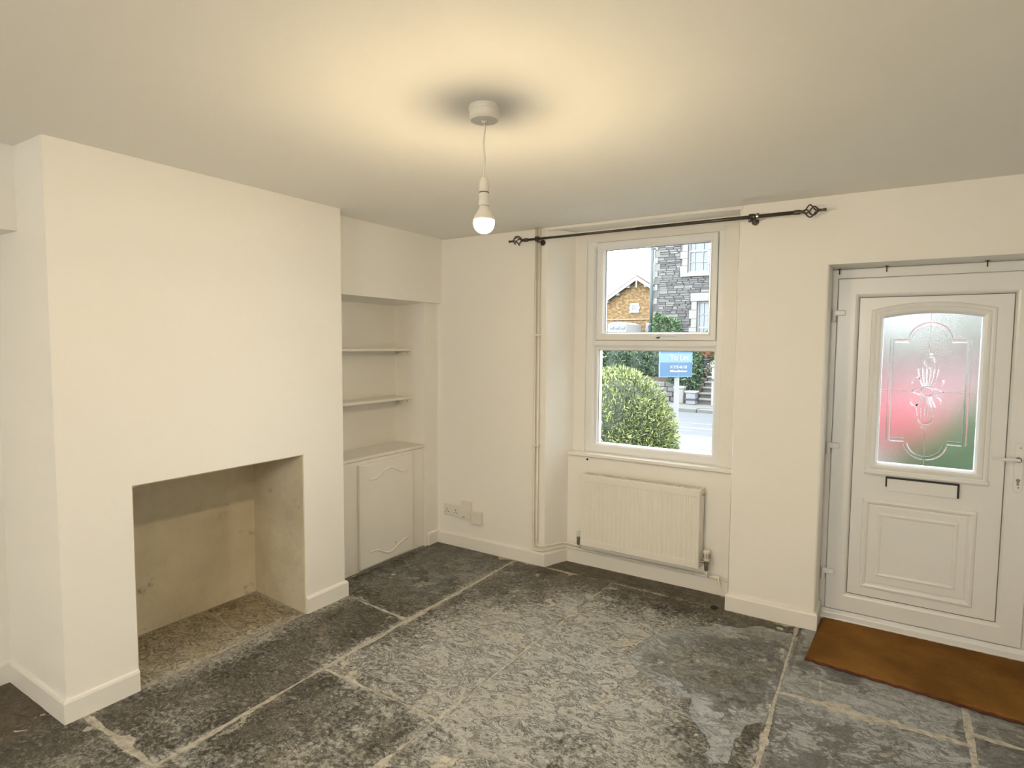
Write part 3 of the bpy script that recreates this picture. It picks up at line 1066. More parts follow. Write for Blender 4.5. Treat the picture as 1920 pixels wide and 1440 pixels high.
# hinges
for z in (1.812, 1.040, .285):
    hg = empty('hinge')
    hg.parent = d1
    MB().box(2.598, 2.655, .228, .248, z - .016, z + .016).build('hinge_flag', M['upvc'], hg, bevel=.006, seg=3)
    MB().lathe([(.0095, -.052), (.0095, .016)], (2.598, .240, z), 12).build('hinge_barrel', M['upvc'], hg)
# three old nails under the lintel
for x, z, lab in ((2.617, 2.042, 'rusty nail over the door hinge side corner'), (2.846, 2.046, 'rusty nail under the lintel, middle of the three'),
                  (3.283, 2.046, 'rusty nail under the lintel nearest the door handle')):
    m = MB().lathe([(.003, -.014), (.003, .019)], (x, .205, z), 8).lathe([(.010, .0145), (.010, .0175)], (x, .205, z), 10)
    tag(m.build('nail', M['nail']), lab, 'nail', 'nails under the door lintel')

# door mat
n_ = (90, 60)
q = [np.array(p) for p in ((2.576, -.372), (3.78, -.470), (3.590, .200), (2.604, .200))]
u, v = np.meshgrid(np.linspace(0, 1, n_[0] + 1), np.linspace(0, 1, n_[1] + 1))
U, V = u[..., None], v[..., None]
p = (1 - U) * (1 - V) * q[0] + U * (1 - V) * q[1] + U * V * q[2] + (1 - U) * V * q[3]
x, y = p[..., 0].copy(), p[..., 1].copy()
ed = np.minimum(np.minimum(u, 1 - u) * 1.05, np.minimum(v, 1 - v) * .65)
y += (fbm(x * 25, y * 25, 71) - .5) * .010 * (ed < .004)
z = .016 + (fbm(x * 60, y * 60, 70, 2) - .5) * .004 - .012 * (1 - sstep(0, .010, ed)) + .004 * sstep(.35, .1, y + .45) * fbm(x * 4, y * 4, 73)
vt = np.stack([x, y, z], -1).reshape(-1, 3)
idx = np.arange(vt.shape[0]).reshape(n_[1] + 1, n_[0] + 1)
f = np.stack([idx[:-1, :-1], idx[:-1, 1:], idx[1:, 1:], idx[1:, :-1]], -1).reshape(-1, 4)
rim = np.concatenate([idx[0, :-1], idx[:-1, -1], idx[-1, :0:-1], idx[:0:-1, 0]])
low = vt[rim].copy()
low[:, 2] = -.002
nr, base = len(rim), len(vt)
k = np.arange(nr)
sk = np.stack([base + k, base + (k + 1) % nr, rim[(k + 1) % nr], rim[k]], -1)
me = bpy.data.meshes.new('pile')
me.from_pydata(np.concatenate([vt, low]).tolist(), [], np.concatenate([f, sk]).tolist())
mat_o = empty('door_mat', 'brown coir door mat on the floor at the front door', 'door mat', loc=(0, 0, 0))
link('pile', me, M['coir'], mat_o)
e0, e1 = q[0], q[1]
pts = [(*(e0 + (e1 - e0) * i / 40 + np.array([0, -.003 + .004 * math.sin(i * 2.3)])), .006) for i in range(41)]
MB().tube(pts, .0065, 7).build('edge_binding', plain('mat_edge', (.10, .028, .014), .9, .3, 40), mat_o, smooth=True)

# ------------------------------------------------------------------ alcove cupboard and shelves
cu = empty('alcove_cupboard', 'low white built-in cupboard with one arched-panel door in the alcove', 'cupboard')
m = MB().box(-.205, -.484, CY1 + .004, AY - .004, .012, .800)
m.build('carcass', M['gloss'], cu)
m = MB().box(-.193, -.486, CY1 + .004, AY - .003, .800, .822)
m.build('cupboard_top', M['gloss'], cu, bevel=.003)
m = MB().box(-.200, -.206, CY1 + .005, AY - .003, .010, .796)
m.build('face_frame', M['gloss'], cu)
cd = MB().box(-.176, -.200, -.842, -.300, .028, .772).build('door', M['gloss'], cu, bevel=.006, seg=3)
XD = -.1755


def wave(z0, s):
    pts = []
    for i in range(25):
        t = i / 24
        y = -.748 + .396 * t
        k = abs(2 * t - 1)
        bulge = .5 + .5 * math.cos(PI * min(1, k * 1.25))
        pts.append((XD, y, z0 + s * .055 * bulge))
    return pts


ptop = wave(.655, 1)
pbot = [(XD, p[1], .135 - (.055 * (.5 + .5 * math.cos(PI * min(1, abs(2 * i / 24 - 1) * 1.25))))) for i, p in enumerate(ptop)]
MB().tube(ptop, .0065, 8).build('moulding', M['gloss'], cd, smooth=True)
MB().tube(pbot, .0065, 8).build('moulding', M['gloss'], cd, smooth=True)
MB().lathe([(.004, 0), (.004, .002), (0, .0022)], (-.1765, -.49, .135), 10, 'x').build('screw_hole', M['dark'], cd)

for zt, lab in ((1.578, 'upper white shelf in the alcove above the cupboard'), (1.196, 'lower white shelf in the alcove just above the cupboard')):
    sh = empty('alcove_shelf', lab, 'shelf', 'alcove shelves')
    MB().box(-.318, -.488, CY1 + .003, AY - .003, zt - .020, zt).build('board', M['gloss'], sh, bevel=.002)
    for yy in (CY1 + .003, AY - .021):
        b = MB().box(-.330 if yy < -.5 else -.324, -.486, yy, yy + .018, zt - .056, zt - .020).build('batten', M['gloss'], sh, bevel=.0015)
        ys = yy if yy > -.5 else yy + .018
        for xx in (-.356, -.450):
            MB().lathe([(.0045, 0), (.0045, -.0012 if yy > -.5 else .0012)], (xx, ys, zt - .038), 10, 'y').build('screw', M['seal'], b)
    MB().box(-.470, -.488, CY1 + .03, AY - .03, zt - .052, zt - .020).build('back_batten', M['gloss'], sh)

# ------------------------------------------------------------------ sockets
so = empty('wall_socket', 'white double power socket low on the wall near the alcove', 'socket')
MB().box(-.120, .040, YW - .010, YW, .238, .330).build('face_plate', M['plastic'], so, bevel=.003)
for cx in (-.083, .003):
    for dx, dz, a, b in ((0, .020, .0035, .007), (-.012, .0, .006, .003), (.012, .0, .006, .003)):
        MB().box(cx + dx - a / 1.3, cx + dx + a / 1.3, YW - .0106, YW - .009, .268 + dz - b, .268 + dz + b).build('pin_hole', M['dark'], so)
for cx in (-.052, -.028):
    MB().box(cx - .005, cx + .005, YW - .0135, YW - .009, .290, .308).build('rocker_switch', M['plastic'], so, bevel=.001)
ph = empty('phone_socket', 'white telephone master socket with a small plug, between two wall boxes', 'socket')
MB().box(.066, .162, YW - .026, YW, .240, .378).build('back_box', M['plastic'], ph, bevel=.004)
MB().box(.068, .160, YW - .032, YW - .026, .240, .310).build('lower_cover', M['plastic'], ph, bevel=.003)
MB().box(.086, .106, YW - .050, YW - .031, .262, .290).build('plug', M['gloss'], ph, bevel=.003)
MB().box(.084, .108, YW - .036, YW - .031, .254, .262).build('plug_shadow_strip', M['seal'], ph)  # dark strip stands in for the shade beneath the plug
jb = empty('junction_box', 'small white junction box on the wall nearest the pipes', 'junction box')
MB().box(.168, .266, YW - .034, YW, .212, .312).build('box', M['plastic'], jb, bevel=.004)
MB().box(.172, .262, YW - .037, YW - .033, .216, .250).build('lower_lid', M['plastic'], jb, bevel=.002)
MB().tube(fillet([(.160, YW - .004, .310), (.163, YW - .004, .40), (.1635, YW - .004, .388)], .004), .0016, 6).build('wire', M['plastic'], jb)

# ------------------------------------------------------------------ pendant lamp
def pendant(LXP, LYP, label, mat, start=.43):
    pl = empty('pendant_light', label, 'pendant lamp', loc=(0, 0, 0))
    m = MB().lathe([(.054, ZC), (.055, ZC - .010), (.0535, ZC - .016), (.052, ZC - .018), (.0525, ZC - .040), (.047, ZC - .048), (.012, ZC - .050), (.006, ZC - .056), (.0, ZC - .056)], (LXP, LYP, 0), 36)
    m.build('ceiling_rose', M['plastic'], pl, smooth=False)
    pts = [(LXP + .002 * math.sin(i * .9), LYP + .0015 * math.cos(i * .7), ZC - .052 - i * .0145) for i in range(14)]
    MB().tube(pts, .0032, 8).build('cable', M['plastic'], pl, smooth=True)
    zt = 2.200
    lh = MB().lathe([(.005, zt), (.010, zt - .003), (.0155, zt - .016), (.0175, zt - .036), (.0175, zt - .050), (.0165, zt - .051), (.0165, zt - .056), (.0180, zt - .057), (.0180, zt - .080), (.0190, zt - .082), (.0190, zt - .098), (.0165, zt - .100)], (LXP, LYP, 0), 24).build('lamp_holder', M['plastic'], pl)
    MB().lathe([(.0172, zt - .0515), (.0176, zt - .0535), (.0172, zt - .0555)], (LXP, LYP, 0), 24).build('ring_groove', M['seal'], lh)
    zb = 2.042
    pr = [(.0135, zb + .060), (.0140, zb + .045), (.0170, zb + .034)]
    for i in range(1, 15):
        a = PI * (start + (1 - start) * i / 14)
        pr.append((max(.0, .0365 * math.sin(a)), zb + .0365 * math.cos(a)))
    skirt = [(.0270, zb + .034), (.0345, zb + .020), (.0374, zb + .0085), (.0355, zb + .0075)] if start > .3 else [(.0235, zb + .029), (.0225, zb + .028)]  # front bulb's skirt is flared to keep its light off the ceiling
    pr_base = MB().lathe([(.0150, zb + .062), (.0170, zb + .050)] + skirt, (LXP, LYP, 0), 24)
    pr_base.build('bulb_base', M['plastic'], pl, smooth=True)
    m = MB().lathe(pr[3:], (LXP, LYP, 0), 28, caps=False)
    m.build('bulb', mat, pl, smooth=True)


pendant(1.663, -1.968, 'bare warm light bulb hanging on a short cable from a round ceiling rose', M['bulb'])
pendant(2.40, -5.90, 'added unseen fill bulb at the back of the room behind the viewer', M['rear_fill'], .22)  # unseen lamp added to brighten walls the front bulb leaves dark

# ================================================================== OUTSIDE
GZ = -.20
M['paving'] = plain('pale_paving', (.072, .071, .069), .8, .12, 4, .3, 60)
M['asphalt'] = plain('grey_asphalt', (.050, .053, .060), .8, .12, 3, .3, 90)
M['line'] = plain('road_paint', (.085, .085, .085), .7, .06, 20)
M['kerb'] = plain('kerb_stone', (.075, .074, .07), .8, .12, 8, .2, 40)
M['limestone'] = plain('cream_limestone', (.15, .147, .138), .8, .1, 5, .2, 30)
M['white'] = plain('white_render', (.17, .17, .17), .7, .04, 4)
M['darkpipe'] = plain('dark_green_pipe', (.03, .045, .05), .4)
M['soil'] = plain('garden_soil', (.05, .042, .03), .9, .3, 8, .4, 40)


def stone_block(name, a, b, c, sc):
    t = NT(name)
    info = t.n('ShaderNodeObjectInfo')
    base = t.ramp(info.outputs['Random'], [(0, a), (.5, b), (1, c)])
    nn = t.noise(sc, 6, .65)
    col = t.mix(t.g(nn, .3, .7), t.mix(.45, base, (.05, .05, .05)), base)
    t.set(Base_Color=col, Roughness=.9, Normal=t.bump(t.noise(sc * 3, 4), .5, .02))
    return t.m


M['rubble'] = stone_block('grey_rubble_stone', (.045, .044, .048), (.085, .082, .082), (.15, .142, .135), 9)
t = NT('rubble_wall_backing')
bt = t.n('ShaderNodeTexBrick')
bt.inputs['Scale'].default_value = 1
bt.inputs['Brick Width'].default_value = .34
bt.inputs['Row Height'].default_value = .13
bt.inputs['Mortar Size'].default_value = .015
bt.inputs['Color1'].default_value = (.05, .05, .05, 1)
bt.inputs['Color2'].default_value = (.085, .08, .078, 1)
bt.inputs['Mortar'].default_value = (.12, .115, .11, 1)
sw = t.n('ShaderNodeMapping')
sw.inputs['Rotation'].default_value = (PI / 2, 0, 0)
t.l(t.obj(), sw.inputs['Vector'])
t.l(sw.outputs[0], bt.inputs['Vector'])
t.set(Base_Color=bt.outputs['Color'], Roughness=.9, Normal=t.bump(t.noise(12, 5), .5, .03))
M['rubble_wall'] = t.m
t = NT('yellow_stone_wall')
n1, n2 = t.noise(1, 6, .7, t.scaled((4.5, 4.5, 8))), t.noise(1, 5, .7, t.scaled((9, 9, 18)))
c = t.ramp(n1, [(.3, (.045, .024, .010)), (.5, (.135, .080, .032)), (.64, (.26, .175, .080))])
c = t.mix(t.math('MULTIPLY', t.g(n2, .55, .36), .55), c, (.05, .034, .018))
t.set(Base_Color=c, Roughness=.9)
M['yellow'] = t.m
M['rooftile'] = plain('red_roof_tile', (.12, .06, .052), .8, .2, 3)
t = NT('dark_house_pane')
t.set(Base_Color=(.05, .065, .085), Roughness=.12, Specular_IOR_Level=.8)
M['pane'] = t.m

structure(MB().box(-40, 30, .64, 8.25, GZ - .2, GZ).build('ground_front', M['paving']), 'pale paved forecourt and pavement outside the window', 'pavement')
rd = MB().box(-40, 30, 8.25, 13.0, GZ - .3, GZ - .06).build('road', M['asphalt'])
structure(rd, 'grey tarmac road running past the house', 'road')
MB().box(-40, 30, 10.55, 10.68, GZ - .06, GZ - .055).build('road_line', M['line'], rd)
MB().box(-40, 30, 9.70, 9.90, GZ - .06, GZ - .055).build('road_line', M['line'], rd)
kb = MB().box(-40, 30, 8.25, 8.40, GZ - .1, GZ - .01).build('kerb', M['kerb'])
structure(kb, 'pale kerb edge on the near side of the road', 'kerb')
kf = empty('pavement')
structure(kf, 'far pavement with stone kerb across the road', 'pavement')
MB().box(-40, 30, 13.25, 60, GZ - .3, GZ + .05).build('pavement_slab', M['paving'], kf)
for i in range(14):
    x0 = -9 + i * .92
    MB().box(x0 + .01, x0 + .91, 13.0, 13.26, GZ - .1, GZ + .045 + random.uniform(-.01, .01)).build('kerb_stone', M['kerb'], kf, bevel=.02)


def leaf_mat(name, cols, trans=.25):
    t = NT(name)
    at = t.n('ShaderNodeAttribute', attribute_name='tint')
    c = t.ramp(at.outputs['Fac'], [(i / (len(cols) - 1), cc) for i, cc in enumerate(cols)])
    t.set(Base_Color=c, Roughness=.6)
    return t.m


def foliage(name, parent, blobs, n, ln, wd, mat, seed=1, up=.3, core=.86, core_tint=.02, lo=.0):
    """thousands of small leaf blades on the shells of ellipsoids, with a dark core inside each; blobs: (cx,cy,cz,rx,ry,rz)"""
    rg = np.random.default_rng(seed)
    area = np.array([b[3] * b[5] + b[4] * b[5] + b[3] * b[4] for b in blobs])
    cnt = rg.multinomial(n, area / area.sum())
    V, F, T = [], [], []
    base = 0
    for b, k in zip(blobs, cnt):
        c, r = np.array(b[:3]), np.array(b[3:6])
        d = rg.normal(size=(k, 3))
        d /= np.linalg.norm(d, axis=1)[:, None]
        lump = .90 + .16 * fbm(d[:, 0] * 3 + c[0], d[:, 2] * 3 + d[:, 1] * 2, seed, 3)
        sh = lump * rg.uniform(.86, 1.02, k)
        p = c + d * r * sh[:, None]
        nrm = d / r
        nrm /= np.linalg.norm(nrm, axis=1)[:, None]
        t = nrm * .8 + rg.normal(size=(k, 3)) * .55 + np.array([0, 0, up])
        t /= np.linalg.norm(t, axis=1)[:, None]
        s = np.cross(t, nrm + rg.normal(size=(k, 3)) * .6)
        s /= np.linalg.norm(s, axis=1)[:, None] + 1e-9
        L = ln * rg.uniform(.6, 1.35, k)[:, None]
        Wd = wd * rg.uniform(.7, 1.3, k)[:, None]
        quad = np.stack([p - t * L * .35, p + s * Wd * .5 + t * L * .15, p + t * L * .65, p - s * Wd * .5 + t * L * .15], 1)
        keep = p[:, 2] > lo
        quad = quad[keep]
        kk = len(quad)
        V.append(quad.reshape(-1, 3))
        F.append(base + np.arange(kk * 4).reshape(-1, 4))
        hgt = d[keep, 2] * .5 + .5
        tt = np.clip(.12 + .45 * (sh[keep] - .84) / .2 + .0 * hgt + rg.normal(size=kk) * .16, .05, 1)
        T.append(np.repeat(tt, 4))
        base += kk * 4
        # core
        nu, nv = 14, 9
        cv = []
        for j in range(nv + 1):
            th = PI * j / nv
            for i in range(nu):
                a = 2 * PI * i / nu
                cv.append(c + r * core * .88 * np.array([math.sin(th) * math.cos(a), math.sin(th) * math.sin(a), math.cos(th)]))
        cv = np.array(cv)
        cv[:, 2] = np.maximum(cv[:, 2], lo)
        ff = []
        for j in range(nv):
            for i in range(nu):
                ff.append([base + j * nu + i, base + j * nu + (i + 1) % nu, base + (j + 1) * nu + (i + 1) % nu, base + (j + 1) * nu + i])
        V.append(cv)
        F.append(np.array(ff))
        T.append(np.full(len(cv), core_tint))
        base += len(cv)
    me = bpy.data.meshes.new(name)
    me.from_pydata(np.concatenate(V).tolist(), [], np.concatenate(F).tolist())
    a = me.attributes.new('tint', 'FLOAT', 'POINT')
    a.data.foreach_set('value', np.concatenate(T).astype(np.float32))
    me.update()
    o = link(name, me, mat, parent)
    o['kind'] = 'stuff'
    return o


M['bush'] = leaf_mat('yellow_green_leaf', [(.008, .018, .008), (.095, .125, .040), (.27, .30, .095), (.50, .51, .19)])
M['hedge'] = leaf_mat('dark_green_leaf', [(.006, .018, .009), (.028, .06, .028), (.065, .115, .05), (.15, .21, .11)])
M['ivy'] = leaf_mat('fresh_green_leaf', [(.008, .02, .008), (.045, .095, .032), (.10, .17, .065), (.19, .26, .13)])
M['orange'] = leaf_mat('orange_leaf', [(.08, .03, .01), (.2, .1, .05), (.3, .18, .11), (.36, .27, .18)])
M['blossom'] = leaf_mat('pale_pink_blossom', [(.08, .08, .05), (.18, .17, .13), (.25, .21, .19), (.3, .27, .25)])

# rounded bush in front of the window
gb = empty('garden_bush', 'large rounded yellow-green bush just outside the window', 'bush', loc=(0, 0, 0))
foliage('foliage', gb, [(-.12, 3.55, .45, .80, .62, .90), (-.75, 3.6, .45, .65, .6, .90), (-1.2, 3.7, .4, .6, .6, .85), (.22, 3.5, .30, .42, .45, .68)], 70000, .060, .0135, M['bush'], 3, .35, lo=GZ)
MB().tube([(-.2, 3.55, GZ), (-.18, 3.55, .4)], .05, 8).build('stem', M['soil'], gb)
# bush right of the door path
g2 = empty('garden_bush', 'bright green bush beside the path, blurred through the door glass', 'bush')
foliage('foliage', g2, [(3.86, 2.6, .40, .72, .6, .95), (3.30, 2.8, .05, .50, .45, .85)], 11000, .10, .03, M['ivy'], 4, .3, lo=GZ)
MB().tube([(3.8, 2.75, GZ), (3.8, 2.75, .4)], .05, 8).build('stem', M['soil'], g2)

# to let sign
sg = empty('letting_sign', 'blue letting agent board on a white post, beside the rounded bush', 'sign')
SX, SY = -.245, 6.52
MB().box(SX - .035, SX + .035, SY + .005, SY + .075, GZ + .04, 1.62).build('post', M['white'], sg, bevel=.004)
MB().box(SX - .06, SX + .06, SY - .02, SY + .10, GZ, GZ + .045).build('post_foot', M['black'], sg, bevel=.004)
M['blue'] = plain('sign_blue', (.015, .056, .120), .45, .03)
M['lightblue'] = plain('sign_light_blue', (.066, .122, .165), .45, .02)
M['lettering'] = plain('sign_white_letters', (.24, .24, .24), .5, .01)
ang = math.radians(48)
bmat = Matrix.Translation((SX, SY - .03, 0)) @ Matrix.Rotation(ang, 4, 'Z')


def onboard(mb, name, mat, parent):
    mb.v = [tuple(bmat @ Vector(p)) for p in mb.v]
    return mb.build(name, mat, parent)


BW = .31
board = onboard(MB().box(-BW, BW, 0, .018, 1.075, 1.665), 'board', M['blue'], sg)
onboard(MB().box(-BW, BW, -.003, 0, 1.318, 1.478), 'light_band', M['lightblue'], board)
onboard(MB().rect_ring(-BW - .006, BW + .006, 1.069, 1.671, [(0, -.006), (.010, -.006), (.010, .022), (0, .022)]), 'board_edge', M['lightblue'], board)


def text_on(txt, cx, cz, size, name, sx=1.0):
    cu_ = bpy.data.curves.new('lettering', 'FONT')
    cu_.body = txt
    cu_.size = size
    cu_.align_x = 'CENTER'
    cu_.align_y = 'CENTER'
    cu_.extrude = .002
    cu_.offset = size * .012
    to = bpy.data.objects.new('lettering_tmp', cu_)
    COL.objects.link(to)
    bpy.context.view_layer.update()
    me = bpy.data.meshes.new_from_object(to.evaluated_get(bpy.context.evaluated_depsgraph_get()))
    bpy.data.objects.remove(to, do_unlink=True)
    for vv in me.vertices:
        vv.co = bmat @ Vector((vv.co.x * sx + cx, -.006 - vv.co.z, vv.co.y + cz))
    me.materials.clear()
    return link(name, me, M['lettering'], board)


text_on('To Let', .055, 1.398, .135, 'lettering', 1.0)
text_on('01373-46100', .05, 1.236, .075, 'lettering', .82)
mb = MB()
rg = random.Random(5)
a = -.11
while a < .205:
    wdt = rg.uniform(.008, .016)
    mb.box(a, a + wdt, -.004, 0, 1.150, 1.150 + rg.choice([.026, .026, .038]))
    a += wdt + .005
onboard(mb, 'small_print', M['lettering'], board)

# far side of the road: hedge, shrubs, steps
hg = empty('hedge', 'dark green hedge across the road behind the rounded bush', 'hedge')
foliage('foliage', hg, [(-2.95 - i * .80, 16.1 + .1 * math.sin(i), .75, .66, .55, .93 + .05 * math.sin(i * 2.1)) for i in range(7)], 16000, .16, .045, M['hedge'], 5, .2, lo=GZ)
sb = empty('trailing_shrub', 'leafy green shrub hanging over the stone post beside the steps', 'shrub')
foliage('foliage', sb, [(-2.35, 14.85, .95, .45, .38, .72), (-1.98, 14.75, .75, .30, .30, .62), (-2.2, 14.9, 1.35, .40, .3, .40)], 5200, .17, .045, M['hedge'], 6, -.3, lo=GZ)
sr = empty('shrub', 'green shrub above the garden steps, right of the pale blossom', 'shrub')
foliage('foliage', sr, [(-1.28, 16.6, 1.25, .40, .4, .62), (-.6, 16.6, 1.3, .5, .4, .7)], 2600, .14, .06, M['ivy'], 7, .2)
sp_ = empty('blossom_shrub', 'pale pink blossoming shrub above the garden steps', 'shrub')
foliage('foliage', sp_, [(-1.62, 16.2, .78, .30, .3, .30)], 1300, .10, .05, M['blossom'], 8, .2)
so_ = empty('spiky_plant', 'orange spiky plant in a dark tub above the steps', 'plant')
foliage('foliage', so_, [(-2.05, 16.5, 1.45, .26, .26, .34)], 420, .40, .04, M['orange'], 9, .9, core=.3, core_tint=.3)
MB().lathe([(.16, .82), (.20, 1.12), (.23, 1.14), (.23, 1.18), (.0, 1.18)], (-2.02, 16.4, 0), 18).build('tub', M['darkpipe'], so_)

st = empty('garden_steps', 'stone steps climbing through the garden wall across the road', 'steps')
for i in range(6):
    z0 = GZ + .05 + .155 * i
    MB().box(-1.72, -1.28, 14.5 + .30 * i, 16.6, z0 - .01, z0 + .105).build('riser', M['rubble'], st)
    MB().box(-1.74, -1.26, 14.46 + .30 * i, 14.86 + .30 * i, z0 + .105, z0 + .155).build('tread', M['limestone'], st, bevel=.01)
bank = empty('garden_bank')
structure(bank, 'planted bank behind the garden wall across the road', 'bank')
MB().box(-12, -2.06, 15.4, 40, GZ, .55).build('soil_bed', M['soil'], bank)
MB().box(-1.58, 12, 15.4, 40, GZ, .55).build('soil_bed', M['soil'], bank)
MB().box(-12, 12, 16.8, 40, GZ, .75).build('soil_terrace', M['soil'], bank)
# wall stones flanking the steps
gw = empty('garden_wall', 'low grey stone garden wall across the road, left of the steps', 'wall')
for row in range(4):
    x = -2.02 + .1 * (row % 2)
    for k in range(12):
        wd = random.uniform(.22, .40)
        MB().box(x - wd + .012, x - .012, 14.62 + random.uniform(-.02, .02), 14.9, GZ + .05 + row * .15 + .008, GZ + .05 + row * .15 + .145).build('stone', M['rubble'], gw, bevel=.015, seg=1)
        x -= wd
MB().box(-6.0, -1.74, 14.70, 15.42, GZ, .42).build('wall_core', M['soil'], gw)
gp_ = empty('gate_post', 'short white stone gate post at the foot of the hanging shrub', 'gate post')
MB().box(-2.36, -2.06, 14.25, 14.55, GZ + .04, .30).build('shaft', M['limestone'], gp_, bevel=.03)
MB().box(-2.38, -2.04, 14.23, 14.57, .28, .37).build('cap', M['limestone'], gp_, bevel=.03)
gp2 = empty('gate_post', 'tall white gate post right of the garden steps', 'gate post')
MB().box(-1.24, -.98, 14.25, 14.52, GZ + .04, .98).build('shaft', M['white'], gp2, bevel=.01)
MB().box(-1.27, -.95, 14.22, 14.55, .98, 1.05).build('cap', M['limestone'], gp2, bevel=.01)
MB().box(-1.30, -.92, 14.20, 14.56, .60, .63).build('iron_band', M['black'], gp2)
gw2 = MB().box(-1.22, 6.0, 14.3, 14.55, GZ, .75).build('garden_wall', M['limestone'], bevel=.02)
tag(gw2, 'pale plain garden wall right of the tall white gate post', 'wall')
cr = empty('recycling_box', 'dark grey box with a lid standing at the foot of the steps', 'box')
MB().box(-1.94, -1.66, 14.08, 14.36, GZ + .05, .20).build('body', plain('grey_plastic', (.12, .125, .14), .5), cr, bevel=.02)
MB().box(-1.97, -1.63, 14.05, 14.39, .20, .25).build('lid', plain('grey_lid', (.30, .31, .33), .5), cr, bevel=.015)
MB().box(-1.97, -1.63, 14.05, 14.39, -.02, .03).build('rim', M['black'], cr, bevel=.01)


# ---- grey stone house
sh_ = empty('stone_house', 'grey rubble stone house with cream quoins and sash windows across the road', 'house')
HY = 19.0
WIN = [(-3.735, -2.975, 4.335, 5.95), (-3.345, -2.585, 1.30, 3.262), (.6, 1.4, 4.335, 5.95), (.6, 1.4, 1.30, 3.262)]
SUR = [(-4.0, -2.77, 4.19, 6.18), (-3.58, -2.35, 1.15, 3.57), (.35, 1.65, 4.19, 6.18), (.35, 1.65, 1.15, 3.57)]
# wall body in strips around the windows
m = MB()
xsb = sorted({-5.0, 3.0} | {a for wv in WIN for a in wv[:2]})
for a, b in zip(xsb[:-1], xsb[1:]):
    mid = (a + b) / 2
    holes = sorted([(wv[2], wv[3]) for wv in WIN if wv[0] < mid < wv[1]])
    z = 0
    for h0, h1 in holes:
        m.box(a, b, HY, HY + .4, z, h0)
        z = h1
    m.box(a, b, HY, HY + .4, z, 8.0)
m.box(-5.0, -4.7, HY + .4, HY + 7, 0, 8.0)
m.box(-5.0, 3.0, HY + 7, HY + 7.3, 0, 8.0)
m.build('wall', M['rubble_wall'], sh_)
MB().prism([(HY - .3, 7.9), (HY + 3.6, 10.6), (HY + 7.6, 7.9)], -5.3, 3.3, 'x').build('roof', plain('slate_roof', (.16, .16, .18), .7), sh_)
# individual stones in the part the window shows
stone_me = []
for k in range(6):
    rg = random.Random(k)
    mb = MB()
    a, b = .5, .5
    o = [rg.uniform(.0, .10) for _ in range(8)]
    front = [(-a + o[0], -1, -b + o[1] * .6), (a - o[2], -1, -b + o[3] * .6), (a - o[4], -1, b - o[5] * .6), (-a + o[6], -1, b - o[7] * .6)]
    back = [(-a, 0, -b), (a, 0, -b), (a, 0, b), (-a, 0, b)]
    mb.loft([back, front], True, False, True)
    me = bpy.data.meshes.new('stone')
    me.from_pydata(mb.v, [], mb.f)
    bm = bmesh.new()
    bm.from_mesh(me)
    bmesh.ops.recalc_face_normals(bm, faces=bm.faces)
    bm.to_mesh(me)
    bm.free()
    me.materials.append(M['rubble'])
    stone_me.append(me)
rg = random.Random(11)
ns = 0
z = 1.95
while z < 5.75 and ns < 296:
    hh = rg.choice([.07, .085, .10, .115])
    x = -4.86 + rg.uniform(-.05, .05)
    while x < -2.62:
        wd = rg.uniform(.18, .46)
        x1 = x + wd
        ok = True
        for (a, b, c0, c1) in SUR[:2]:
            if x1 > a - .01 and x < b + .01 and z + hh > c0 and z < c1:
                if x < a - .12:
                    x1 = a - .01
                else:
                    ok = False
        if ok and ns < 296 and x1 - x > .08:
            o = bpy.data.objects.new('stone', rg.choice(stone_me))
            COL.objects.link(o)
            o.parent = sh_
            o.location = ((x + x1) / 2, HY + .005, z + hh / 2)
            o.scale = (x1 - x - .014, rg.uniform(.03, .07), hh - .014)
            ns += 1
        x = max(x1, x + .1)
    z += hh
# quoins
z = .6
i = 0
while z < 7.8:
    wd = .17
    MB().box(-5.03, -4.80 - (0 if i % 2 else .09), HY - .05, HY + .2, z, z + (.235 if i % 2 == 0 else .27)).build('quoin', M['limestone'] if i % 2 == 0 else M['rubble'], sh_, bevel=.01, seg=1)
    z += .235 if i % 2 == 0 else .285
    i += 1
for (a, b, c0, c1), (wx0, wx1, wz0, wz1) in zip(SUR, WIN):
    # surround blocks
    for s in (-1, 1):
        z = wz0
        j = 0
        e = wx0 if s < 0 else wx1
        hb_ = (wz1 - wz0) / 6
        for j in range(6):
            wdt = .20 if j % 2 else .28
            x0, x1 = (e - wdt, e) if s < 0 else (e, e + wdt)
            MB().box(x0, x1, HY - .07, HY + .1, wz0 + j * hb_, wz0 + (j + 1) * hb_ - .008).build('jamb_stone', M['limestone'], sh_, bevel=.008, seg=1)
    MB().box(a + .02, b - .02, HY - .12, HY + .1, c0, wz0).build('sill_stone', M['limestone'], sh_, bevel=.01)
    MB().box(a, b, HY - .08, HY + .1, wz1, c1).build('lintel_stone', M['limestone'], sh_, bevel=.01)
    win = empty('sash_window')
    win.parent = sh_
    MB().rect_ring(wx0, wx1, wz0, wz1, [(0, HY + .06), (.065, HY + .06), (.065, HY + .14), (0, HY + .14)]).build('frame', M['white'], win)
    MB().box(wx0 + .03, wx1 - .03, HY + .125, HY + .135, wz0 + .03, wz1 - .03).build('pane', M['pane'], win)
    zm = (wz0 + wz1) / 2
    MB().box(wx0 + .04, wx1 - .04, HY + .07, HY + .12, zm - .035, zm + .035).build('meeting_rail', M['white'], win)
    for fx in (.25, .75):
        xx = wx0 + .065 + (wx1 - wx0 - .13) * fx
        MB().box(xx - .015, xx + .015, HY + .08, HY + .12, wz0 + .05, wz1 - .05).build('glazing_bar', M['white'], win)
    for zz in ((wz0 + zm) / 2, (wz1 + zm) / 2):
        MB().box(wx0 + .05, wx1 - .05, HY + .08, HY + .12, zz - .015, zz + .015).build('glazing_bar', M['white'], win)
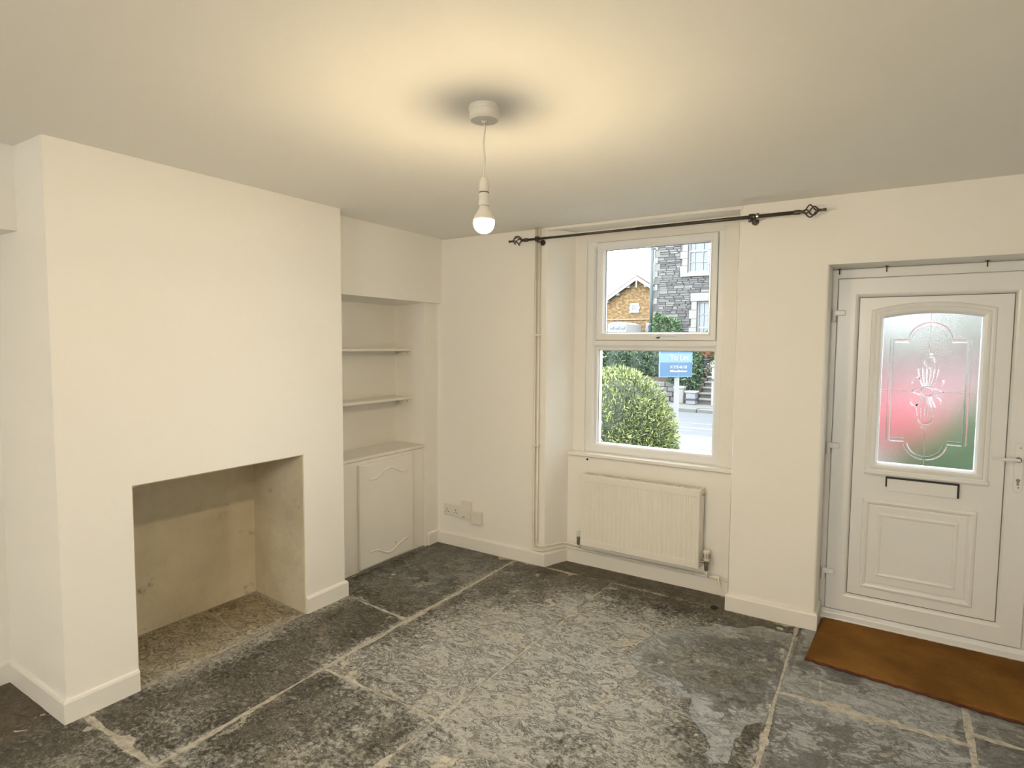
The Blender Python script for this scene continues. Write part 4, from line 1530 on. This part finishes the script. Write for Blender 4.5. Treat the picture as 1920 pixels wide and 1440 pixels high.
dpn = empty('drainpipe', 'dark drainpipe down the corner of the stone house', 'pipe')
MB().tube([(-5.09, HY - .10, .3), (-5.09, HY - .10, 7.9)], .065, 12).build('pipe', M['darkpipe'], dpn, smooth=True)
for z in (2.4, 3.9, 5.3):
    MB().lathe([(.08, z), (.08, z + .07)], (-5.09, HY - .10, 0), 12).build('collar', M['darkpipe'], dpn)
    MB().box(-5.09, -4.98, HY - .08, HY, z, z + .05).build('bracket', M['darkpipe'], dpn)
MB().tube([(-5.10, HY - .1, 4.60), (-5.46, HY - .12, 4.61)], .022, 8).build('spur', M['chrome'], dpn)
iv = empty('climbing_plant', 'green climber growing up the foot of the stone house', 'climber')
foliage('foliage', iv, [(-4.55, 18.85, 2.0, .36, .12, .75), (-4.15, 18.85, 1.9, .30, .12, .70), (-4.82, 18.85, 2.3, .16, .08, .6), (-2.75, 18.5, 1.55, .30, .2, .62)], 3200, .13, .06, M['ivy'], 12, .2, core=.8)

# ---- yellow stone house further off
yh = empty('yellow_house', 'yellow stone house with white bargeboards and a red roof, far behind', 'house')
YY = 34.0
AXX, AZ, SL = -11.34, 5.90, .635
XL, XR = -16.0, -6.7
zl, zr = AZ - SL * (AXX - XL), AZ - SL * (XR - AXX)
MB().prism([(XL, 0), (XR, 0), (XR, zr), (AXX, AZ), (XL, zl)], YY, YY + 9, 'y').build('gable_wall', M['yellow'], yh)
for s, xe, ze in ((-1, XL - .3, zl - .3 * SL), (1, XR + .3, zr - .3 * SL)):
    MB().prism([(AXX, AZ + .12), (xe, ze + .12), (xe, ze + .26), (AXX, AZ + .28)], YY - .30, YY + 9.2, 'y').build('roof', M['rooftile'], yh)
    MB().prism([(AXX, AZ - .06), (xe, ze - .06), (xe, ze + .16), (AXX, AZ + .18)], YY - .36, YY - .28, 'y').build('bargeboard', M['white'], yh)
    for k in range(6):
        fx = .12 + k * .15
        xx, zz = AXX + (xe - AXX) * fx, AZ + (ze - AZ) * fx
        MB().box(xx - .10, xx + .10, YY - .30, YY, zz - .16, zz + .04).build('purlin_end', M['white'], yh)
MB().box(AXX - .05, AXX + .05, YY - .37, YY - .28, AZ - .55, AZ + .1).build('finial_post', M['white'], yh)
MB().box(XL, XR, YY - .06, YY, 3.26, 3.34).build('string_course', plain('brown_course', (.18, .13, .09), .8), yh)
for (a, b, c0, c1) in ((-11.86, -11.24, 3.74, 4.36), (-13.15, -12.35, 2.42, 2.95), (-10.75, -10.30, 2.2, 3.05), (-14.9, -14.2, 2.2, 3.0)):
    wn = empty('window')
    wn.parent = yh
    MB().rect_ring(a, b, c0, c1, [(0, YY - .05), (.17, YY - .05), (.17, YY + .02), (0, YY + .02)]).build('surround', M['white'], wn)
    MB().box(a - .06, a + .05, YY - .045, YY, (c0 + c1) / 2 - .1, (c0 + c1) / 2 + .1).build('key_stone', M['white'], wn)
    MB().box(b - .05, b + .06, YY - .045, YY, (c0 + c1) / 2 - .1, (c0 + c1) / 2 + .1).build('key_stone', M['white'], wn)
    MB().box(a - .05, b + .05, YY - .09, YY, c0 - .02, c0 + .10).build('sill', M['white'], wn)
    MB().box(a + .1, b - .1, YY - .02, YY - .01, c0 + .1, c1 - .1).build('pane', M['pane'], wn)
    MB().box(a + .1, b - .1, YY - .04, YY - .01, (c0 + c1) / 2 - .04, (c0 + c1) / 2 + .03).build('glazing_bar', M['white'], wn)
le = empty('white_shed', 'low white flat shed in front of the far yellow house', 'shed')
MB().prism([(-12.05, .5), (-10.85, .5), (-10.85, 2.88), (-11.3, 3.02), (-11.9, 3.0), (-12.05, 2.85)], YY - 3.2, YY - .6, 'y').build('shell', M['white'], le)
for k in range(3):
    MB().box(-11.9 + k * .36, -11.65 + k * .36, YY - 3.24, YY - 3.18, 2.58, 2.74).build('window', M['pane'], le, bevel=.02)
lw = MB().box(-16, -5.2, 30.2, 30.5, .3, 2.30).build('boundary_wall', M['white'])
tag(lw, 'long low white wall below the far yellow house', 'wall')

# ---- trees across the road, seen blurred through the door glass
rh = empty('rendered_house', 'pale rendered house across the road, blurred through the door glass', 'house')
MB().box(3.4, 11.0, 20.0, 26.0, 0, 6.2).build('wall', M['limestone'], rh)
MB().prism([(19.7, 6.1), (23.0, 8.6), (26.3, 6.1)], 3.2, 11.2, 'x').build('roof', M['rooftile'], rh)
for a, c0 in ((4.4, 1.3), (4.4, 4.1), (7.0, 1.3), (7.0, 4.1), (9.4, 1.3), (9.4, 4.1)):
    wn = empty('window')
    wn.parent = rh
    MB().rect_ring(a, a + .9, c0, c0 + 1.4, [(0, 19.96), (.08, 19.96), (.08, 20.02), (0, 20.02)]).build('frame', M['white'], wn)
    MB().box(a + .05, a + .85, 19.985, 19.99, c0 + .05, c0 + 1.35).build('pane', M['pane'], wn)
tr = empty('street_tree', 'dark green trees across the road, blurred through the door glass', 'tree')
foliage('foliage', tr, [(2.6, 16.5, 1.0, 1.1, .8, 1.1), (4.4, 16.5, 1.2, 1.2, .8, 1.2), (6.2, 16.5, 1.0, 1.1, .8, 1.1)], 6000, .25, .10, M['hedge'], 14, .2, lo=GZ)
MB().tube([(4.4, 16.5, GZ), (4.4, 16.5, 1.2)], .12, 8).build('trunk', M['soil'], tr)

# ---- red car parked on the near side, blurred through the door glass
car = empty('car', 'red car parked at the near kerb, blurred through the door glass', 'car')
M['carpaint'] = plain('red_car_paint', (.26, .022, .036), .25, .02, 3, 0, 60, 0)
CXa, CYa, CZa = 1.55, 8.55, GZ - .06
side = [(0, .35), (.02, .62), (.20, .78), (1.05, .92), (1.75, 1.40), (2.90, 1.46), (3.55, 1.30), (3.92, .98), (4.02, .62), (3.98, .35),
        (3.62, .26), (3.55, .48), (3.25, .60), (2.95, .48), (2.88, .24), (1.12, .24), (1.05, .48), (.76, .60), (.47, .48), (.40, .26)]
loops = []
for yy, sc in ((0, .955), (.06, 1), (1.62, 1), (1.68, .955)):
    loops.append([(CXa + 2 + (x - 2) * (sc if z < .95 else sc - .01), CYa + yy + (0 if z < .95 else (.16 if yy < .8 else -.16) * (z - .95) / .5), CZa + .25 + (z - .25) * (.5 + .5 * sc)) for x, z in side])
MB().loft(loops, True, True, True).build('body', M['carpaint'], car, smooth=False)
for x0, x1, x2, x3 in ((1.25, 1.85, 2.30, 2.30), (2.38, 2.38, 3.35, 3.05)):
    pts = [(x0, .97), (x2 if x3 == x2 else 3.50, .97), (x3, 1.38), (x1, 1.36)]
    vv = [(CXa + a, CYa + .005 + .16 * (b - .95) / .5, CZa + b) for a, b in pts]
    MB().add(vv, [(0, 1, 2, 3)]).build('side_window', M['pane'], car)
for wx in (.76, 3.25):
    for wy in (.10, 1.58):
        wh = empty('wheel')
        wh.parent = car
        MB().lathe([(.20, -.09), (.29, -.09), (.30, -.05), (.30, .05), (.29, .09), (.20, .09)], (CXa + wx, CYa + wy, CZa + .30), 24, 'y').build('tyre', M['black'], wh)
        MB().lathe([(.19, -.07), (.19, .07)], (CXa + wx, CYa + wy, CZa + .30), 20, 'y').build('rim', M['chrome'], wh)

for o in (st, gp_, gp2, cr, sb, sr, sp_, so_, gw):
    o.location.x = -.32
